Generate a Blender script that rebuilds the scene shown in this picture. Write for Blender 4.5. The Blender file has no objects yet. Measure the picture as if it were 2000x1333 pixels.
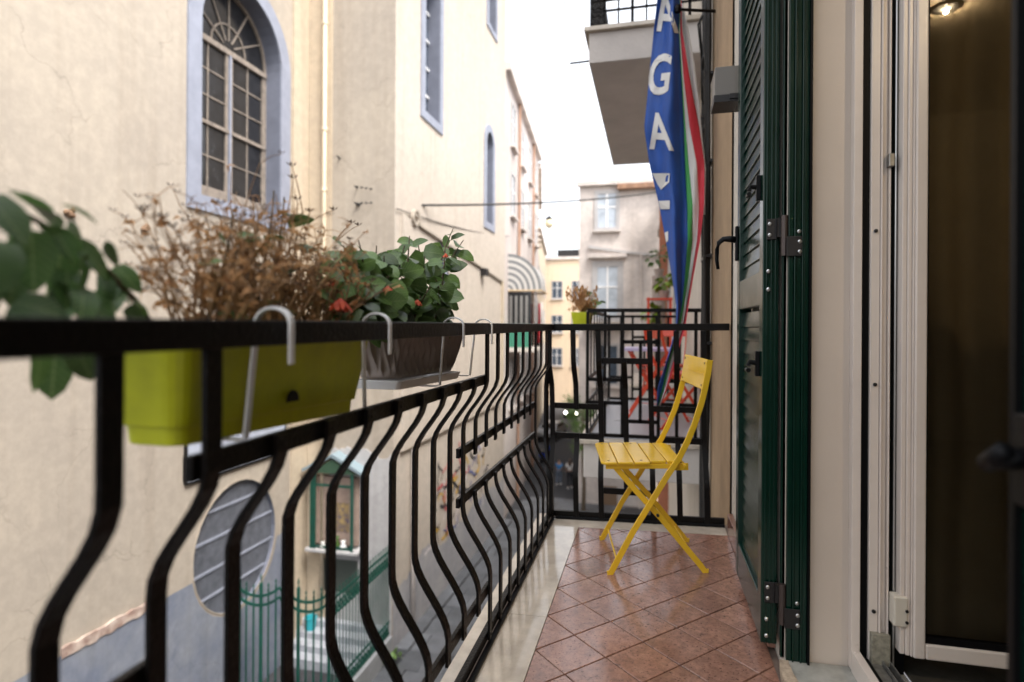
import bpy, bmesh, math, random
from mathutils import Vector, Matrix, noise
R = math.radians
random.seed(7)
SC = bpy.context.scene
COL = SC.collection

# ------------------------------------------------------------------ camera
# Camera solved from the diagonal 15 cm floor tiles; all heights are relative to the lens (z = 0).
FPX, YAW, ROL, CY, CX = 1144.0, .2337, .006, 640.0, 1000.0
_c, _s = math.cos(YAW), math.sin(YAW)
FW = Vector((-_s, _c, 0)); R0 = Vector((_c, _s, 0)); U0 = Vector((0, 0, 1))
RT = R0*math.cos(ROL) + U0*math.sin(ROL); UP = -R0*math.sin(ROL) + U0*math.cos(ROL)
cam_d = bpy.data.cameras.new('camera'); cam = bpy.data.objects.new('camera', cam_d); COL.objects.link(cam)
cam.matrix_world = Matrix((RT, UP, -FW)).transposed().to_4x4()
cam_d.sensor_width = 36; cam_d.lens = FPX/2000*36
cam_d.shift_y = -26.5/2000
cam_d.clip_start = .02; cam_d.clip_end = 1000
cam_d.dof.use_dof = True; cam_d.dof.focus_distance = 1.9; cam_d.dof.aperture_fstop = 1.9
SC.camera = cam
# ------------------------------------------------------------------ sky, sun, exposure
SUN_EL, SUN_AZ = R(58), R(124)          # azimuth measured from +Y towards +X
W = bpy.data.worlds.new('World'); SC.world = W; W.use_nodes = True
nt = W.node_tree; nt.nodes.clear()
sky = nt.nodes.new('ShaderNodeTexSky'); sky.sky_type = 'NISHITA'; sky.sun_disc = False
sky.sun_elevation = SUN_EL; sky.sun_rotation = SUN_AZ; sky.dust_density = 4.0; sky.air_density = 1.0; sky.ozone_density = 1.0
hs = nt.nodes.new('ShaderNodeHueSaturation'); hs.inputs['Saturation'].default_value = .22
bg = nt.nodes.new('ShaderNodeBackground'); bg.inputs['Strength'].default_value = .15
wo = nt.nodes.new('ShaderNodeOutputWorld')
nt.links.new(sky.outputs[0], hs.inputs['Color']); nt.links.new(hs.outputs[0], bg.inputs['Color']); nt.links.new(bg.outputs[0], wo.inputs['Surface'])
sl = bpy.data.lights.new('sun', 'SUN'); sl.energy = .75; sl.angle = R(18); sl.color = (1, .95, .87)
sun = bpy.data.objects.new('sun', sl); COL.objects.link(sun)
sd = Vector((math.sin(SUN_AZ)*math.cos(SUN_EL), math.cos(SUN_AZ)*math.cos(SUN_EL), math.sin(SUN_EL)))
sun.rotation_euler = sd.to_track_quat('Z', 'Y').to_euler(); sun.location = (0, 0, 30)
vs = SC.view_settings; vs.view_transform = 'Standard'; vs.look = 'None'; vs.gamma = 1; vs.exposure = 1.98; vs.use_curve_mapping = False
SC.render.engine = 'CYCLES'
SC.cycles.max_bounces = 8; SC.cycles.diffuse_bounces = 4; SC.cycles.glossy_bounces = 4; SC.cycles.transmission_bounces = 6
SC.cycles.caustics_reflective = False; SC.cycles.caustics_refractive = False

# ------------------------------------------------------------------ helpers
def ray(x, y): return FW + RT*((x-CX)/FPX) - UP*((y-CY)/FPX)
def atX(x, y, X): d = ray(x, y); return d*(X/d.x)
def atY(x, y, Y): d = ray(x, y); return d*(Y/d.y)
FX0, FY0, FH, FSX, FSY = -.33803, 2.59778, .96942, .02863, .01084
def fz(x, y): return -FH + FSX*(x-FX0) + FSY*(y-FY0)     # the balcony floor drains towards the street

MATS = {}
def mat(name, col, rough=.5, metal=0, var=.0, vscale=6, bump=0, bscale=60, col2=None, rnd=0, spec=.5, coat=0, detail=6, leaf=0, vein=0):
    """Principled material, colour mottled by noise, small relief, optional change from piece to piece."""
    if name in MATS: return MATS[name]
    m = bpy.data.materials.new(name); m.use_nodes = True; n = m.node_tree; b = n.nodes['Principled BSDF']
    b.inputs['Roughness'].default_value = rough; b.inputs['Metallic'].default_value = metal
    b.inputs['Specular IOR Level'].default_value = spec; b.inputs['Coat Weight'].default_value = coat
    b.inputs['Base Color'].default_value = (*col, 1)
    tc = n.nodes.new('ShaderNodeNewGeometry')
    src = None
    if var or col2:
        ns = n.nodes.new('ShaderNodeTexNoise'); ns.inputs['Scale'].default_value = vscale; ns.inputs['Detail'].default_value = detail
        ns.inputs['Roughness'].default_value = .62
        n.links.new(tc.outputs['Position'], ns.inputs['Vector'])
        rp = n.nodes.new('ShaderNodeValToRGB'); rp.color_ramp.elements[0].position = .32; rp.color_ramp.elements[1].position = .68
        a = col2 if col2 else tuple(c*(1-var) for c in col)
        rp.color_ramp.elements[0].color = (*a, 1); rp.color_ramp.elements[1].color = (*(col if col2 else tuple(min(1, c*(1+var*.6)) for c in col)), 1)
        n.links.new(ns.outputs['Fac'], rp.inputs['Fac']); src = rp.outputs['Color']
        mr = n.nodes.new('ShaderNodeMapRange'); mr.inputs['To Min'].default_value = max(.02, rough-.1); mr.inputs['To Max'].default_value = min(1, rough+.12)
        n.links.new(ns.outputs['Fac'], mr.inputs['Value']); n.links.new(mr.outputs[0], b.inputs['Roughness'])
    if vein:                      # pale midrib and side veins in the leaf's own coordinates
        ob = n.nodes.new('ShaderNodeTexCoord'); sx = n.nodes.new('ShaderNodeSeparateXYZ'); n.links.new(ob.outputs['Object'], sx.inputs[0])
        def mth(op, a, bb=None):
            k = n.nodes.new('ShaderNodeMath'); k.operation = op
            for i, v in enumerate((a, bb)):
                if v is None: continue
                if isinstance(v, (int, float)): k.inputs[i].default_value = v
                else: n.links.new(v, k.inputs[i])
            return k.outputs[0]
        ax = mth('ABSOLUTE', sx.outputs[0]); fr_ = mth('FRACT', mth('MULTIPLY', mth('SUBTRACT', sx.outputs[1], ax), vein))
        ln = mth('MAXIMUM', mth('LESS_THAN', fr_, .13), mth('LESS_THAN', ax, .11/vein))
        mx = n.nodes.new('ShaderNodeMix'); mx.data_type = 'RGBA'; n.links.new(mth('MULTIPLY', ln, .45), mx.inputs[0]); n.links.new(src, mx.inputs[6]); mx.inputs[7].default_value = (.30, .38, .16, 1); src = mx.outputs[2]
    if rnd:
        oi = n.nodes.new('ShaderNodeObjectInfo'); mm = n.nodes.new('ShaderNodeMapRange')
        mm.inputs['To Min'].default_value = 1-rnd; mm.inputs['To Max'].default_value = 1+rnd
        n.links.new(oi.outputs['Random'], mm.inputs['Value'])
        vm = n.nodes.new('ShaderNodeVectorMath'); vm.operation = 'SCALE'
        if src: n.links.new(src, vm.inputs[0])
        else: vm.inputs[0].default_value = col
        n.links.new(mm.outputs[0], vm.inputs['Scale']); src = vm.outputs[0]
    if src: n.links.new(src, b.inputs['Base Color'])
    if bump:
        nb = n.nodes.new('ShaderNodeTexNoise'); nb.inputs['Scale'].default_value = bscale; nb.inputs['Detail'].default_value = 5
        n.links.new(tc.outputs['Position'], nb.inputs['Vector'])
        bp = n.nodes.new('ShaderNodeBump'); bp.inputs['Strength'].default_value = bump; bp.inputs['Distance'].default_value = .5/bscale
        n.links.new(nb.outputs['Fac'], bp.inputs['Height']); n.links.new(bp.outputs[0], b.inputs['Normal'])
    if leaf:                      # thin blades let part of the light through
        t = n.nodes.new('ShaderNodeBsdfTranslucent'); x = n.nodes.new('ShaderNodeMixShader'); x.inputs[0].default_value = leaf
        if src: n.links.new(src, t.inputs[0])
        n.links.new(b.outputs[0], x.inputs[1]); n.links.new(t.outputs[0], x.inputs[2]); n.links.new(x.outputs[0], n.nodes['Material Output'].inputs['Surface'])
    MATS[name] = m
    return m

def plaster(name, col, stain, crack=.5, sc=.35, stain_amt=.5, crsc=.55, streak=0):
    """Old lime plaster: broad mottling, rising stains, wandering hairline cracks, trowel relief."""
    if name in MATS: return MATS[name]
    m = bpy.data.materials.new(name); m.use_nodes = True; n = m.node_tree; b = n.nodes['Principled BSDF']
    b.inputs['Roughness'].default_value = .9; b.inputs['Specular IOR Level'].default_value = .2
    g = n.nodes.new('ShaderNodeNewGeometry')
    def tex(t, s, **k):
        x = n.nodes.new(t); x.inputs['Scale'].default_value = s
        for q, v in k.items(): x.inputs[q].default_value = v
        return x
    def ramp(p0, p1, c0=(0, 0, 0), c1=(1, 1, 1)):
        r = n.nodes.new('ShaderNodeValToRGB'); r.color_ramp.elements[0].position = p0; r.color_ramp.elements[1].position = p1
        r.color_ramp.elements[0].color = (*c0, 1); r.color_ramp.elements[1].color = (*c1, 1); return r
    def mix(a, bb, f):
        x = n.nodes.new('ShaderNodeMix'); x.data_type = 'RGBA'
        for s, v in ((6, a), (7, bb)):
            if isinstance(v, tuple): x.inputs[s].default_value = (*v, 1)
            else: n.links.new(v, x.inputs[s])
        if isinstance(f, float): x.inputs[0].default_value = f
        else: n.links.new(f, x.inputs[0])
        return x.outputs[2]
    L = n.links.new
    mp = n.nodes.new('ShaderNodeMapping'); mp.inputs['Scale'].default_value = (1, 1, .35 if streak else 1); L(g.outputs['Position'], mp.inputs['Vector'])
    n1 = tex('ShaderNodeTexNoise', sc, Detail=9, Roughness=.62); L(mp.outputs[0], n1.inputs['Vector'])
    r1 = ramp(.36, .72); L(n1.outputs['Fac'], r1.inputs['Fac'])
    ml = n.nodes.new('ShaderNodeMath'); ml.operation = 'MULTIPLY'; ml.inputs[1].default_value = stain_amt; L(r1.outputs[0], ml.inputs[0])
    c = mix(col, stain, ml.outputs[0])
    n2 = tex('ShaderNodeTexNoise', 5, Detail=7, Roughness=.7); L(g.outputs['Position'], n2.inputs['Vector'])
    r2 = ramp(.42, .7, (.9, .9, .9), (1.06, 1.05, 1.04)); L(n2.outputs['Fac'], r2.inputs['Fac'])
    mu = n.nodes.new('ShaderNodeMix'); mu.data_type = 'RGBA'; mu.blend_type = 'MULTIPLY'; mu.inputs[0].default_value = 1.0
    L(c, mu.inputs[6]); L(r2.outputs[0], mu.inputs[7]); c = mu.outputs[2]
    # rain streaks
    ms = n.nodes.new('ShaderNodeMapping'); ms.inputs['Scale'].default_value = (2.6, 2.6, .10); L(g.outputs['Position'], ms.inputs['Vector'])
    n5 = tex('ShaderNodeTexNoise', 1.0, Detail=6, Roughness=.6); L(ms.outputs[0], n5.inputs['Vector'])
    r5 = ramp(.52, .80, (1, 1, 1), (.84, .82, .80)); L(n5.outputs['Fac'], r5.inputs['Fac'])
    m5 = n.nodes.new('ShaderNodeMix'); m5.data_type = 'RGBA'; m5.blend_type = 'MULTIPLY'; m5.inputs[0].default_value = 1.0
    L(c, m5.inputs[6]); L(r5.outputs[0], m5.inputs[7]); c = m5.outputs[2]
    # cracks
    nd = tex('ShaderNodeTexNoise', 1.3, Detail=6); L(g.outputs['Position'], nd.inputs['Vector'])
    va = n.nodes.new('ShaderNodeVectorMath'); va.operation = 'SCALE'; va.inputs['Scale'].default_value = 1.1; L(nd.outputs['Color'], va.inputs[0])
    vb = n.nodes.new('ShaderNodeVectorMath'); vb.operation = 'ADD'; L(g.outputs['Position'], vb.inputs[0]); L(va.outputs[0], vb.inputs[1])
    vo = n.nodes.new('ShaderNodeTexVoronoi'); vo.feature = 'DISTANCE_TO_EDGE'; vo.inputs['Scale'].default_value = crsc; L(vb.outputs[0], vo.inputs['Vector'])
    rc = ramp(.001, .0085, (1, 1, 1), (0, 0, 0)); L(vo.outputs['Distance'], rc.inputs['Fac'])
    nm = tex('ShaderNodeTexNoise', .8, Detail=3); L(g.outputs['Position'], nm.inputs['Vector'])
    rm = ramp(.42, .6); L(nm.outputs['Fac'], rm.inputs['Fac'])
    mk = n.nodes.new('ShaderNodeMath'); mk.operation = 'MULTIPLY'; L(rc.outputs[0], mk.inputs[0]); L(rm.outputs[0], mk.inputs[1])
    mk2 = n.nodes.new('ShaderNodeMath'); mk2.operation = 'MULTIPLY'; mk2.inputs[1].default_value = crack; L(mk.outputs[0], mk2.inputs[0])
    c = mix(c, tuple(x*.55 for x in col), mk2.outputs[0])
    L(c, b.inputs['Base Color'])
    nb = tex('ShaderNodeTexNoise', 14, Detail=8, Roughness=.65); L(g.outputs['Position'], nb.inputs['Vector'])
    bp = n.nodes.new('ShaderNodeBump'); bp.inputs['Strength'].default_value = .2; bp.inputs['Distance'].default_value = .02; L(nb.outputs['Fac'], bp.inputs['Height'])
    bp2 = n.nodes.new('ShaderNodeBump'); bp2.invert = True; bp2.inputs['Strength'].default_value = .25; bp2.inputs['Distance'].default_value = .01
    L(mk.outputs[0], bp2.inputs['Height']); L(bp.outputs[0], bp2.inputs['Normal']); L(bp2.outputs[0], b.inputs['Normal'])
    MATS[name] = m
    return m

def tag(o, label=None, cat=None, group=None, kind=None):
    if label: o['label'] = label
    if cat: o['category'] = cat
    if group: o['group'] = group
    if kind: o['kind'] = kind
    return o
def empty(name, loc=(0, 0, 0), rz=0, label=None, cat=None, group=None):
    o = bpy.data.objects.new(name, None); COL.objects.link(o); o.location = loc; o.rotation_euler.z = rz
    o.empty_display_size = .05
    return tag(o, label, cat, group)
def link(name, me, m=None, parent=None, loc=None):
    if m and len(me.materials) == 0: me.materials.append(m)
    o = bpy.data.objects.new(name, me); COL.objects.link(o)
    if parent: o.parent = parent
    if loc is not None: o.location = loc
    return o
def copy_tree(o, parent=None, m=None):
    c = o.copy(); COL.objects.link(c); c.parent = parent
    for ch in [x for x in bpy.data.objects if x.parent == o]: copy_tree(ch, c, m)
    return c

class MB:
    """Collects shapes and links them as one mesh object."""
    def __init__(s): s.v = []; s.f = []; s.mi = []; s.cur = 0
    def add(s, vs, fs):
        o = len(s.v); s.v += [tuple(v) for v in vs]; s.f += [tuple(i+o for i in f) for f in fs]; s.mi += [s.cur]*len(fs); return s
    def box(s, x0, x1, y0, y1, z0, z1, M=None):
        vs = [Vector((x, y, z)) for z in (z0, z1) for y in (y0, y1) for x in (x0, x1)]
        if M: vs = [M @ v for v in vs]
        return s.add(vs, [(0, 2, 3, 1), (4, 5, 7, 6), (0, 1, 5, 4), (2, 6, 7, 3), (0, 4, 6, 2), (1, 3, 7, 5)])
    def prism(s, pts, ext, cap=True):
        """pts: planar 3D loop; ext: extrusion vector"""
        n = len(pts); e = Vector(ext); a = [Vector(p) for p in pts]; b = [p+e for p in a]
        fs = [(i, (i+1) % n, n+(i+1) % n, n+i) for i in range(n)]
        if cap: fs += [tuple(range(n))[::-1], tuple(range(n, 2*n))]
        return s.add(a+b, fs)
    def ring(s, A, B, ext=None):
        """band between two loops of equal count; ext gives it depth"""
        n = len(A); A = [Vector(p) for p in A]; B = [Vector(p) for p in B]
        if ext is None: return s.add(A+B, [(i, (i+1) % n, n+(i+1) % n, n+i) for i in range(n)])
        e = Vector(ext); V = A+B+[p+e for p in A]+[p+e for p in B]; fs = []
        for i in range(n):
            j = (i+1) % n
            fs += [(2*n+i, 2*n+j, 3*n+j, 3*n+i), (i, n+i, n+j, j), (i, j, 2*n+j, 2*n+i), (n+i, 3*n+i, 3*n+j, n+j)]
        return s.add(V, fs)
    def sweep(s, path, side, w, t, closed=False):
        """flat bar along a path: w across (along side), t thick"""
        P = [Vector(p) for p in path]; S = Vector(side).normalized(); n = len(P); V = []
        for i, p in enumerate(P):
            a = P[max(i-1, 0)]; b = P[min(i+1, n-1)]; T = (b-a).normalized(); N = T.cross(S).normalized()
            V += [p+S*w/2+N*t/2, p-S*w/2+N*t/2, p-S*w/2-N*t/2, p+S*w/2-N*t/2]
        fs = [(4*i+k, 4*i+(k+1) % 4, 4*i+4+(k+1) % 4, 4*i+4+k) for i in range(n-1) for k in range(4)]
        return s.add(V, fs+[(3, 2, 1, 0), tuple(range(4*n-4, 4*n))])
    def tube(s, path, r, n=6, caps=True):
        P = [Vector(p) for p in path]; m = len(P); V = []
        ref = Vector((.3, .1, 1)) if abs((P[-1]-P[0]).normalized().z) < .9 else Vector((1, .2, .1))
        for i, p in enumerate(P):
            T = (P[min(i+1, m-1)]-P[max(i-1, 0)]).normalized(); A = T.cross(ref).normalized(); B = T.cross(A)
            rr = r[i] if isinstance(r, (list, tuple)) else r
            V += [p+(A*math.cos(2*math.pi*k/n)+B*math.sin(2*math.pi*k/n))*rr for k in range(n)]
        fs = [(n*i+k, n*i+(k+1) % n, n*i+n+(k+1) % n, n*i+n+k) for i in range(m-1) for k in range(n)]
        if caps: fs += [tuple(range(n))[::-1], tuple(range(n*(m-1), n*m))]
        return s.add(V, fs)
    def lathe(s, c, prof, n=16, axis='z'):
        c = Vector(c); V = []
        for r, h in prof:
            for k in range(n):
                a = 2*math.pi*k/n; x, y = r*math.cos(a), r*math.sin(a)
                V.append(c+(Vector((x, y, h)) if axis == 'z' else Vector((h, x, y)) if axis == 'x' else Vector((x, h, y))))
        m = len(prof)
        fs = [(n*i+k, n*i+(k+1) % n, n*i+n+(k+1) % n, n*i+n+k) for i in range(m-1) for k in range(n)]
        fs += [tuple(range(n))[::-1], tuple(range(n*(m-1), n*m))]
        return s.add(V, fs)
    def mesh(s, name='mesh', smooth=False):
        me = bpy.data.meshes.new(name); me.from_pydata(s.v, [], s.f)
        for p, i in zip(me.polygons, s.mi): p.material_index = i
        bm = bmesh.new(); bm.from_mesh(me); bmesh.ops.recalc_face_normals(bm, faces=bm.faces); bm.to_mesh(me); bm.free()
        if smooth: me.shade_smooth()
        return me
    def build(s, name, m=None, parent=None, smooth=False, bevel=0, loc=None, mats=None):
        me = s.mesh(name, smooth)
        for x in (mats or []): me.materials.append(x)
        o = link(name, me, m, parent, loc)
        if bevel:
            b = o.modifiers.new('bevel', 'BEVEL'); b.width = bevel; b.segments = 2; b.limit_method = 'ANGLE'; b.angle_limit = R(40)
        return o

def fill(loops, name, m, parent=None):
    """flat face with holes from 3D loops (first is the outline)"""
    bm = bmesh.new(); es = []
    for lp in loops:
        vs = [bm.verts.new(p) for p in lp]
        es += [bm.edges.new((vs[i], vs[(i+1) % len(vs)])) for i in range(len(vs))]
    bmesh.ops.triangle_fill(bm, use_beauty=True, edges=es)
    bmesh.ops.recalc_face_normals(bm, faces=bm.faces)
    me = bpy.data.meshes.new(name); bm.to_mesh(me); bm.free()
    return link(name, me, m, parent)
class Plane:
    """a vertical facade plane: p(u, z) with outward normal n"""
    def __init__(s, o, u, n): s.o = Vector(o); s.u = Vector(u).normalized(); s.n = Vector(n).normalized()
    def p(s, u, z, d=0): return s.o + s.u*u + Vector((0, 0, z)) + s.n*d
    def loop(s, uz, d=0): return [s.p(u, z, d) for u, z in uz]
def rect(u0, u1, z0, z1): return [(u0, z0), (u1, z0), (u1, z1), (u0, z1)]
def arch(u0, u1, z0, zs, n=14, rise=1.0):
    c, r = (u0+u1)/2, (u1-u0)/2
    return [(u0, z0), (u1, z0)] + [(c+r*math.cos(math.pi*k/n), zs+rise*r*math.sin(math.pi*k/n)) for k in range(n+1)]
def oval(cu, cz, a, b, n=32): return [(cu+a*math.cos(2*math.pi*k/n), cz+b*math.sin(2*math.pi*k/n)) for k in range(n)]
def smooth(a, b, x):
    t = max(0, min(1, (x-a)/(b-a))); return t*t*(3-2*t)
# ------------------------------------------------------------------ materials
M_CREAM = plaster('church_plaster', (.405, .352, .288), (.315, .275, .235), .6, .3, .8)
M_CREAM_LIT = plaster('lit_wing_plaster', (.49, .43, .365), (.41, .36, .31), .4, .25, .6)  # church plaster made lighter: brighter light on the street face put into colour
M_YEL = plaster('yellow_plaster', (.50, .415, .31), (.43, .36, .28), .2, .4, .5)
M_WHITE = plaster('white_plaster', (.46, .45, .45), (.33, .32, .32), .5, .6, .6)
M_BLUE = plaster('blue_band', (.15, .17, .225), (.27, .28, .30), .3, .9, .85)
M_PINK = plaster('pink_plaster', (.66, .61, .58), (.34, .28, .26), .5, .22, .85, .8, 1)
M_GREYP = plaster('grey_plaster', (.66, .60, .56), (.40, .36, .34), .8, .8, .9, .9, 0)
M_ORANGE = plaster('orange_plaster', (.72, .57, .41), (.64, .52, .4), .2, .3, .5)
M_OCHRE = plaster('ochre_plaster', (.64, .50, .34), (.5, .40, .3), .2, .3, .5)
M_STONE = plaster('brown_tuff', (.42, .30, .19), (.27, .19, .12), .5, 2.0, .9, 2.5, 1)
M_OWN = plaster('own_wall', (.60, .55, .48), (.52, .47, .41), .25, .8, .5)
M_BREV = mat('dark_blue_reveal', (.135, .145, .185), .75, var=.15, vscale=3, bump=.2, bscale=30)  # darker version of the blue frame colour for the window recesses
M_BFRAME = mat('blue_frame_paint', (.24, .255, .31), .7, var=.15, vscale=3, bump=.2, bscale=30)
M_WOODW = mat('old_white_wood', (.23, .19, .155), .7, var=.35, vscale=9, bump=.3, bscale=50)
M_DGLASS = mat('dark_pane', (.018, .018, .02), .12, var=.4, vscale=5)
M_SKYREFL = mat('sky_reflection_pane', (.42, .47, .53), .12, var=.3, vscale=1.5)  # pale sky reflection painted into the pane colour
M_MESHG = mat('blue_pane', (.05, .07, .10), .15, var=.3, vscale=3)
M_BLACK = mat('black_iron', (.0022, .002, .0018), .36, .0, col2=(.0065, .0042, .0032), vscale=38, bump=.5, bscale=140, spec=.14)
M_BLACK2 = mat('black_plastic', (.003, .003, .0035), .45, spec=.15)
M_GREEN = mat('dark_green_paint', (.0008, .018, .011), .22, var=.12, vscale=8, spec=.42)
M_GREENF = mat('green_fence_paint', (.003, .062, .042), .45, var=.3, vscale=5)
def tile_mat():
    """fired terracotta: cloudy colour, dark pits, slightly different from tile to tile, satin glaze"""
    m = bpy.data.materials.new('terracotta_tile'); m.use_nodes = True; n = m.node_tree; b = n.nodes['Principled BSDF']; L = n.links.new
    g = n.nodes.new('ShaderNodeNewGeometry'); oi = n.nodes.new('ShaderNodeObjectInfo')
    va = n.nodes.new('ShaderNodeVectorMath'); va.operation = 'MULTIPLY_ADD'; va.inputs[1].default_value = (1, 1, 1)
    cx = n.nodes.new('ShaderNodeCombineXYZ'); ml = n.nodes.new('ShaderNodeMath'); ml.operation = 'MULTIPLY'; ml.inputs[1].default_value = 40; L(oi.outputs['Random'], ml.inputs[0]); L(ml.outputs[0], cx.inputs[2])
    L(g.outputs['Position'], va.inputs[0]); L(cx.outputs[0], va.inputs[2])
    def nz(s, d, r=.6):
        t = n.nodes.new('ShaderNodeTexNoise'); t.inputs['Scale'].default_value = s; t.inputs['Detail'].default_value = d; t.inputs['Roughness'].default_value = r; L(va.outputs[0], t.inputs['Vector']); return t
    def rp(src, *st):
        r = n.nodes.new('ShaderNodeValToRGB'); L(src, r.inputs['Fac'])
        while len(r.color_ramp.elements) < len(st): r.color_ramp.elements.new(.5)
        for e, (p, c) in zip(r.color_ramp.elements, st): e.position = p; e.color = (*c, 1)
        return r
    a = nz(11, 7, .66); ra = rp(a.outputs['Fac'], (.25, (.23, .115, .080)), (.5, (.315, .165, .116)), (.75, (.40, .225, .160)))
    p = nz(130, 3, .5); r2 = rp(p.outputs['Fac'], (.30, (.35, .3, .3)), (.42, (1, 1, 1)))
    q = nz(55, 5, .7); r3 = rp(q.outputs['Fac'], (.35, (.72, .72, .74)), (.65, (1.18, 1.16, 1.15)))
    def mul(x, y):
        k = n.nodes.new('ShaderNodeMix'); k.data_type = 'RGBA'; k.blend_type = 'MULTIPLY'; k.inputs[0].default_value = 1; L(x, k.inputs[6]); L(y, k.inputs[7]); return k.outputs[2]
    c = mul(mul(ra.outputs[0], r2.outputs[0]), r3.outputs[0])
    mr = n.nodes.new('ShaderNodeMapRange'); mr.inputs['To Min'].default_value = .82; mr.inputs['To Max'].default_value = 1.15; L(oi.outputs['Random'], mr.inputs['Value'])
    sc = n.nodes.new('ShaderNodeVectorMath'); sc.operation = 'SCALE'; L(c, sc.inputs[0]); L(mr.outputs[0], sc.inputs['Scale']); L(sc.outputs[0], b.inputs['Base Color'])
    ro = n.nodes.new('ShaderNodeMapRange'); ro.inputs['To Min'].default_value = .09; ro.inputs['To Max'].default_value = .27; L(q.outputs['Fac'], ro.inputs['Value']); L(ro.outputs[0], b.inputs['Roughness'])
    b.inputs['Specular IOR Level'].default_value = 1.0
    ad = n.nodes.new('ShaderNodeMath'); ad.operation = 'ADD'; L(r2.outputs[0], ad.inputs[0]); L(q.outputs['Fac'], ad.inputs[1])
    bp = n.nodes.new('ShaderNodeBump'); bp.inputs['Strength'].default_value = .22; bp.inputs['Distance'].default_value = .0012; L(ad.outputs[0], bp.inputs['Height']); L(bp.outputs[0], b.inputs['Normal'])
    MATS['terracotta_tile'] = m; return m
M_TILE = tile_mat()
M_GROUT = mat('grout', (.20, .145, .115), .85, var=.3, vscale=40, bump=.4, bscale=150)
M_MARBLE = mat('cream_marble', (.62, .535, .43), .07, var=0, vscale=9, col2=(.42, .36, .29), bump=.04, bscale=60, spec=.55, detail=9)
M_GREYM = mat('grey_marble', (.45, .44, .40), .35, vscale=14, col2=(.25, .25, .22), bump=.1, bscale=40, detail=9)
M_WPVC = mat('white_pvc', (.66, .585, .52), .3, var=.04, vscale=12)
M_REVEAL = mat('reveal_paint', (.56, .48, .405), .45, var=.05, vscale=3, bump=.04, bscale=20)
M_RUBBER = mat('rubber_gasket', (.003, .003, .0035), .5, spec=.12)
M_STEEL = mat('steel', (.55, .55, .54), .3, 1)
M_DSTEEL = mat('dark_metal', (.018, .016, .016), .45, .3, var=.3, vscale=40)
M_ALU = mat('zinc', (.35, .34, .32), .4, .8, var=.3, vscale=60)
M_YELLOW = mat('yellow_paint', (.74, .45, .025), .2, var=.03, vscale=14, bump=.05, bscale=120, spec=.5)
M_RED = mat('red_paint', (.62, .06, .02), .4)
M_LIME = mat('lime_plastic', (.47, .49, .01), .38, var=.16, vscale=14, bump=.06, bscale=120)
M_TAUPE = mat('taupe_plastic', (.31, .25, .22), .45, var=.08, vscale=8, bump=.06, bscale=120)
M_WHITEP = mat('white_plastic', (.80, .79, .78), .35, var=.05, vscale=10)
M_SOIL = mat('soil', (.035, .022, .014), .95, var=.5, vscale=60, bump=.8, bscale=120)
M_STREET = mat('basalt', (.115, .12, .13), .5, var=.3, vscale=2.2, bump=.4, bscale=16, rnd=.22)
M_STREET0 = mat('street_joint', (.045, .045, .05), .85, var=.3, vscale=3, bump=.4, bscale=20)
M_CONC = mat('slab_concrete', (.56, .51, .46), .85, var=.12, vscale=2.5, bump=.25, bscale=40)
M_SOFFIT = mat('slab_soffit', (.58, .53, .49), .9, var=.12, vscale=2.5, bump=.25, bscale=40)
M_CABLE = mat('cable', (.02, .018, .016), .6, var=.4, vscale=30)
M_LEAF = mat('leaf', (.135, .23, .055), .34, vscale=30, col2=(.07, .135, .036), rnd=.5, leaf=.35, vein=150, spec=.5)
M_LEAF2 = mat('leaf_broad', (.085, .165, .045), .4, vscale=22, col2=(.04, .09, .026), rnd=.4, leaf=.35, vein=85, spec=.5)
M_LEAFL = mat('leaf_lime', (.22, .30, .02), .4, vscale=20, col2=(.12, .2, .02), rnd=.3)
M_STEM = mat('stem', (.09, .06, .03), .7)
M_DRY = mat('dry_leaf', (.62, .36, .16), .75, vscale=35, col2=(.34, .16, .06), rnd=0, leaf=.25)
M_DRYS = mat('dry_stem', (.50, .30, .14), .75, vscale=35, col2=(.16, .085, .042))
M_FLOWER = mat('orange_petal', (.75, .13, .03), .5, vscale=60, col2=(.6, .04, .03))
M_SKIN = mat('skin', (.42, .25, .17), .5)
M_HAIR = mat('hair', (.035, .02, .012), .5)
M_SHIRTW = mat('white_cloth', (.65, .64, .62), .8, var=.1, vscale=8)
M_SHIRTB = mat('blue_cloth', (.05, .22, .5), .8)
M_TROUS = mat('dark_cloth', (.012, .013, .018), .8)
M_JEANS = mat('jeans', (.12, .15, .2), .8)
M_REDC = mat('red_cloth', (.4, .01, .02), .8, var=.2, vscale=4)
M_LILAC = mat('lilac_paint', (.5, .42, .6), .4)
M_SKYB = mat('pale_blue_paint', (.35, .5, .7), .4)
def emit(name, col, s):
    m = bpy.data.materials.new(name); m.use_nodes = True; b = m.node_tree.nodes['Principled BSDF']
    b.inputs['Base Color'].default_value = (*col, 1); b.inputs['Emission Color'].default_value = (*col, 1); b.inputs['Emission Strength'].default_value = s
    return m
M_LAMP = emit('lit_lamp', (1, .8, .55), 7); M_HEAD = emit('headlamp', (1, .93, .8), 14); M_SHOP = emit('lit_shop_window', (1, .72, .4), 2.2)
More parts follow.
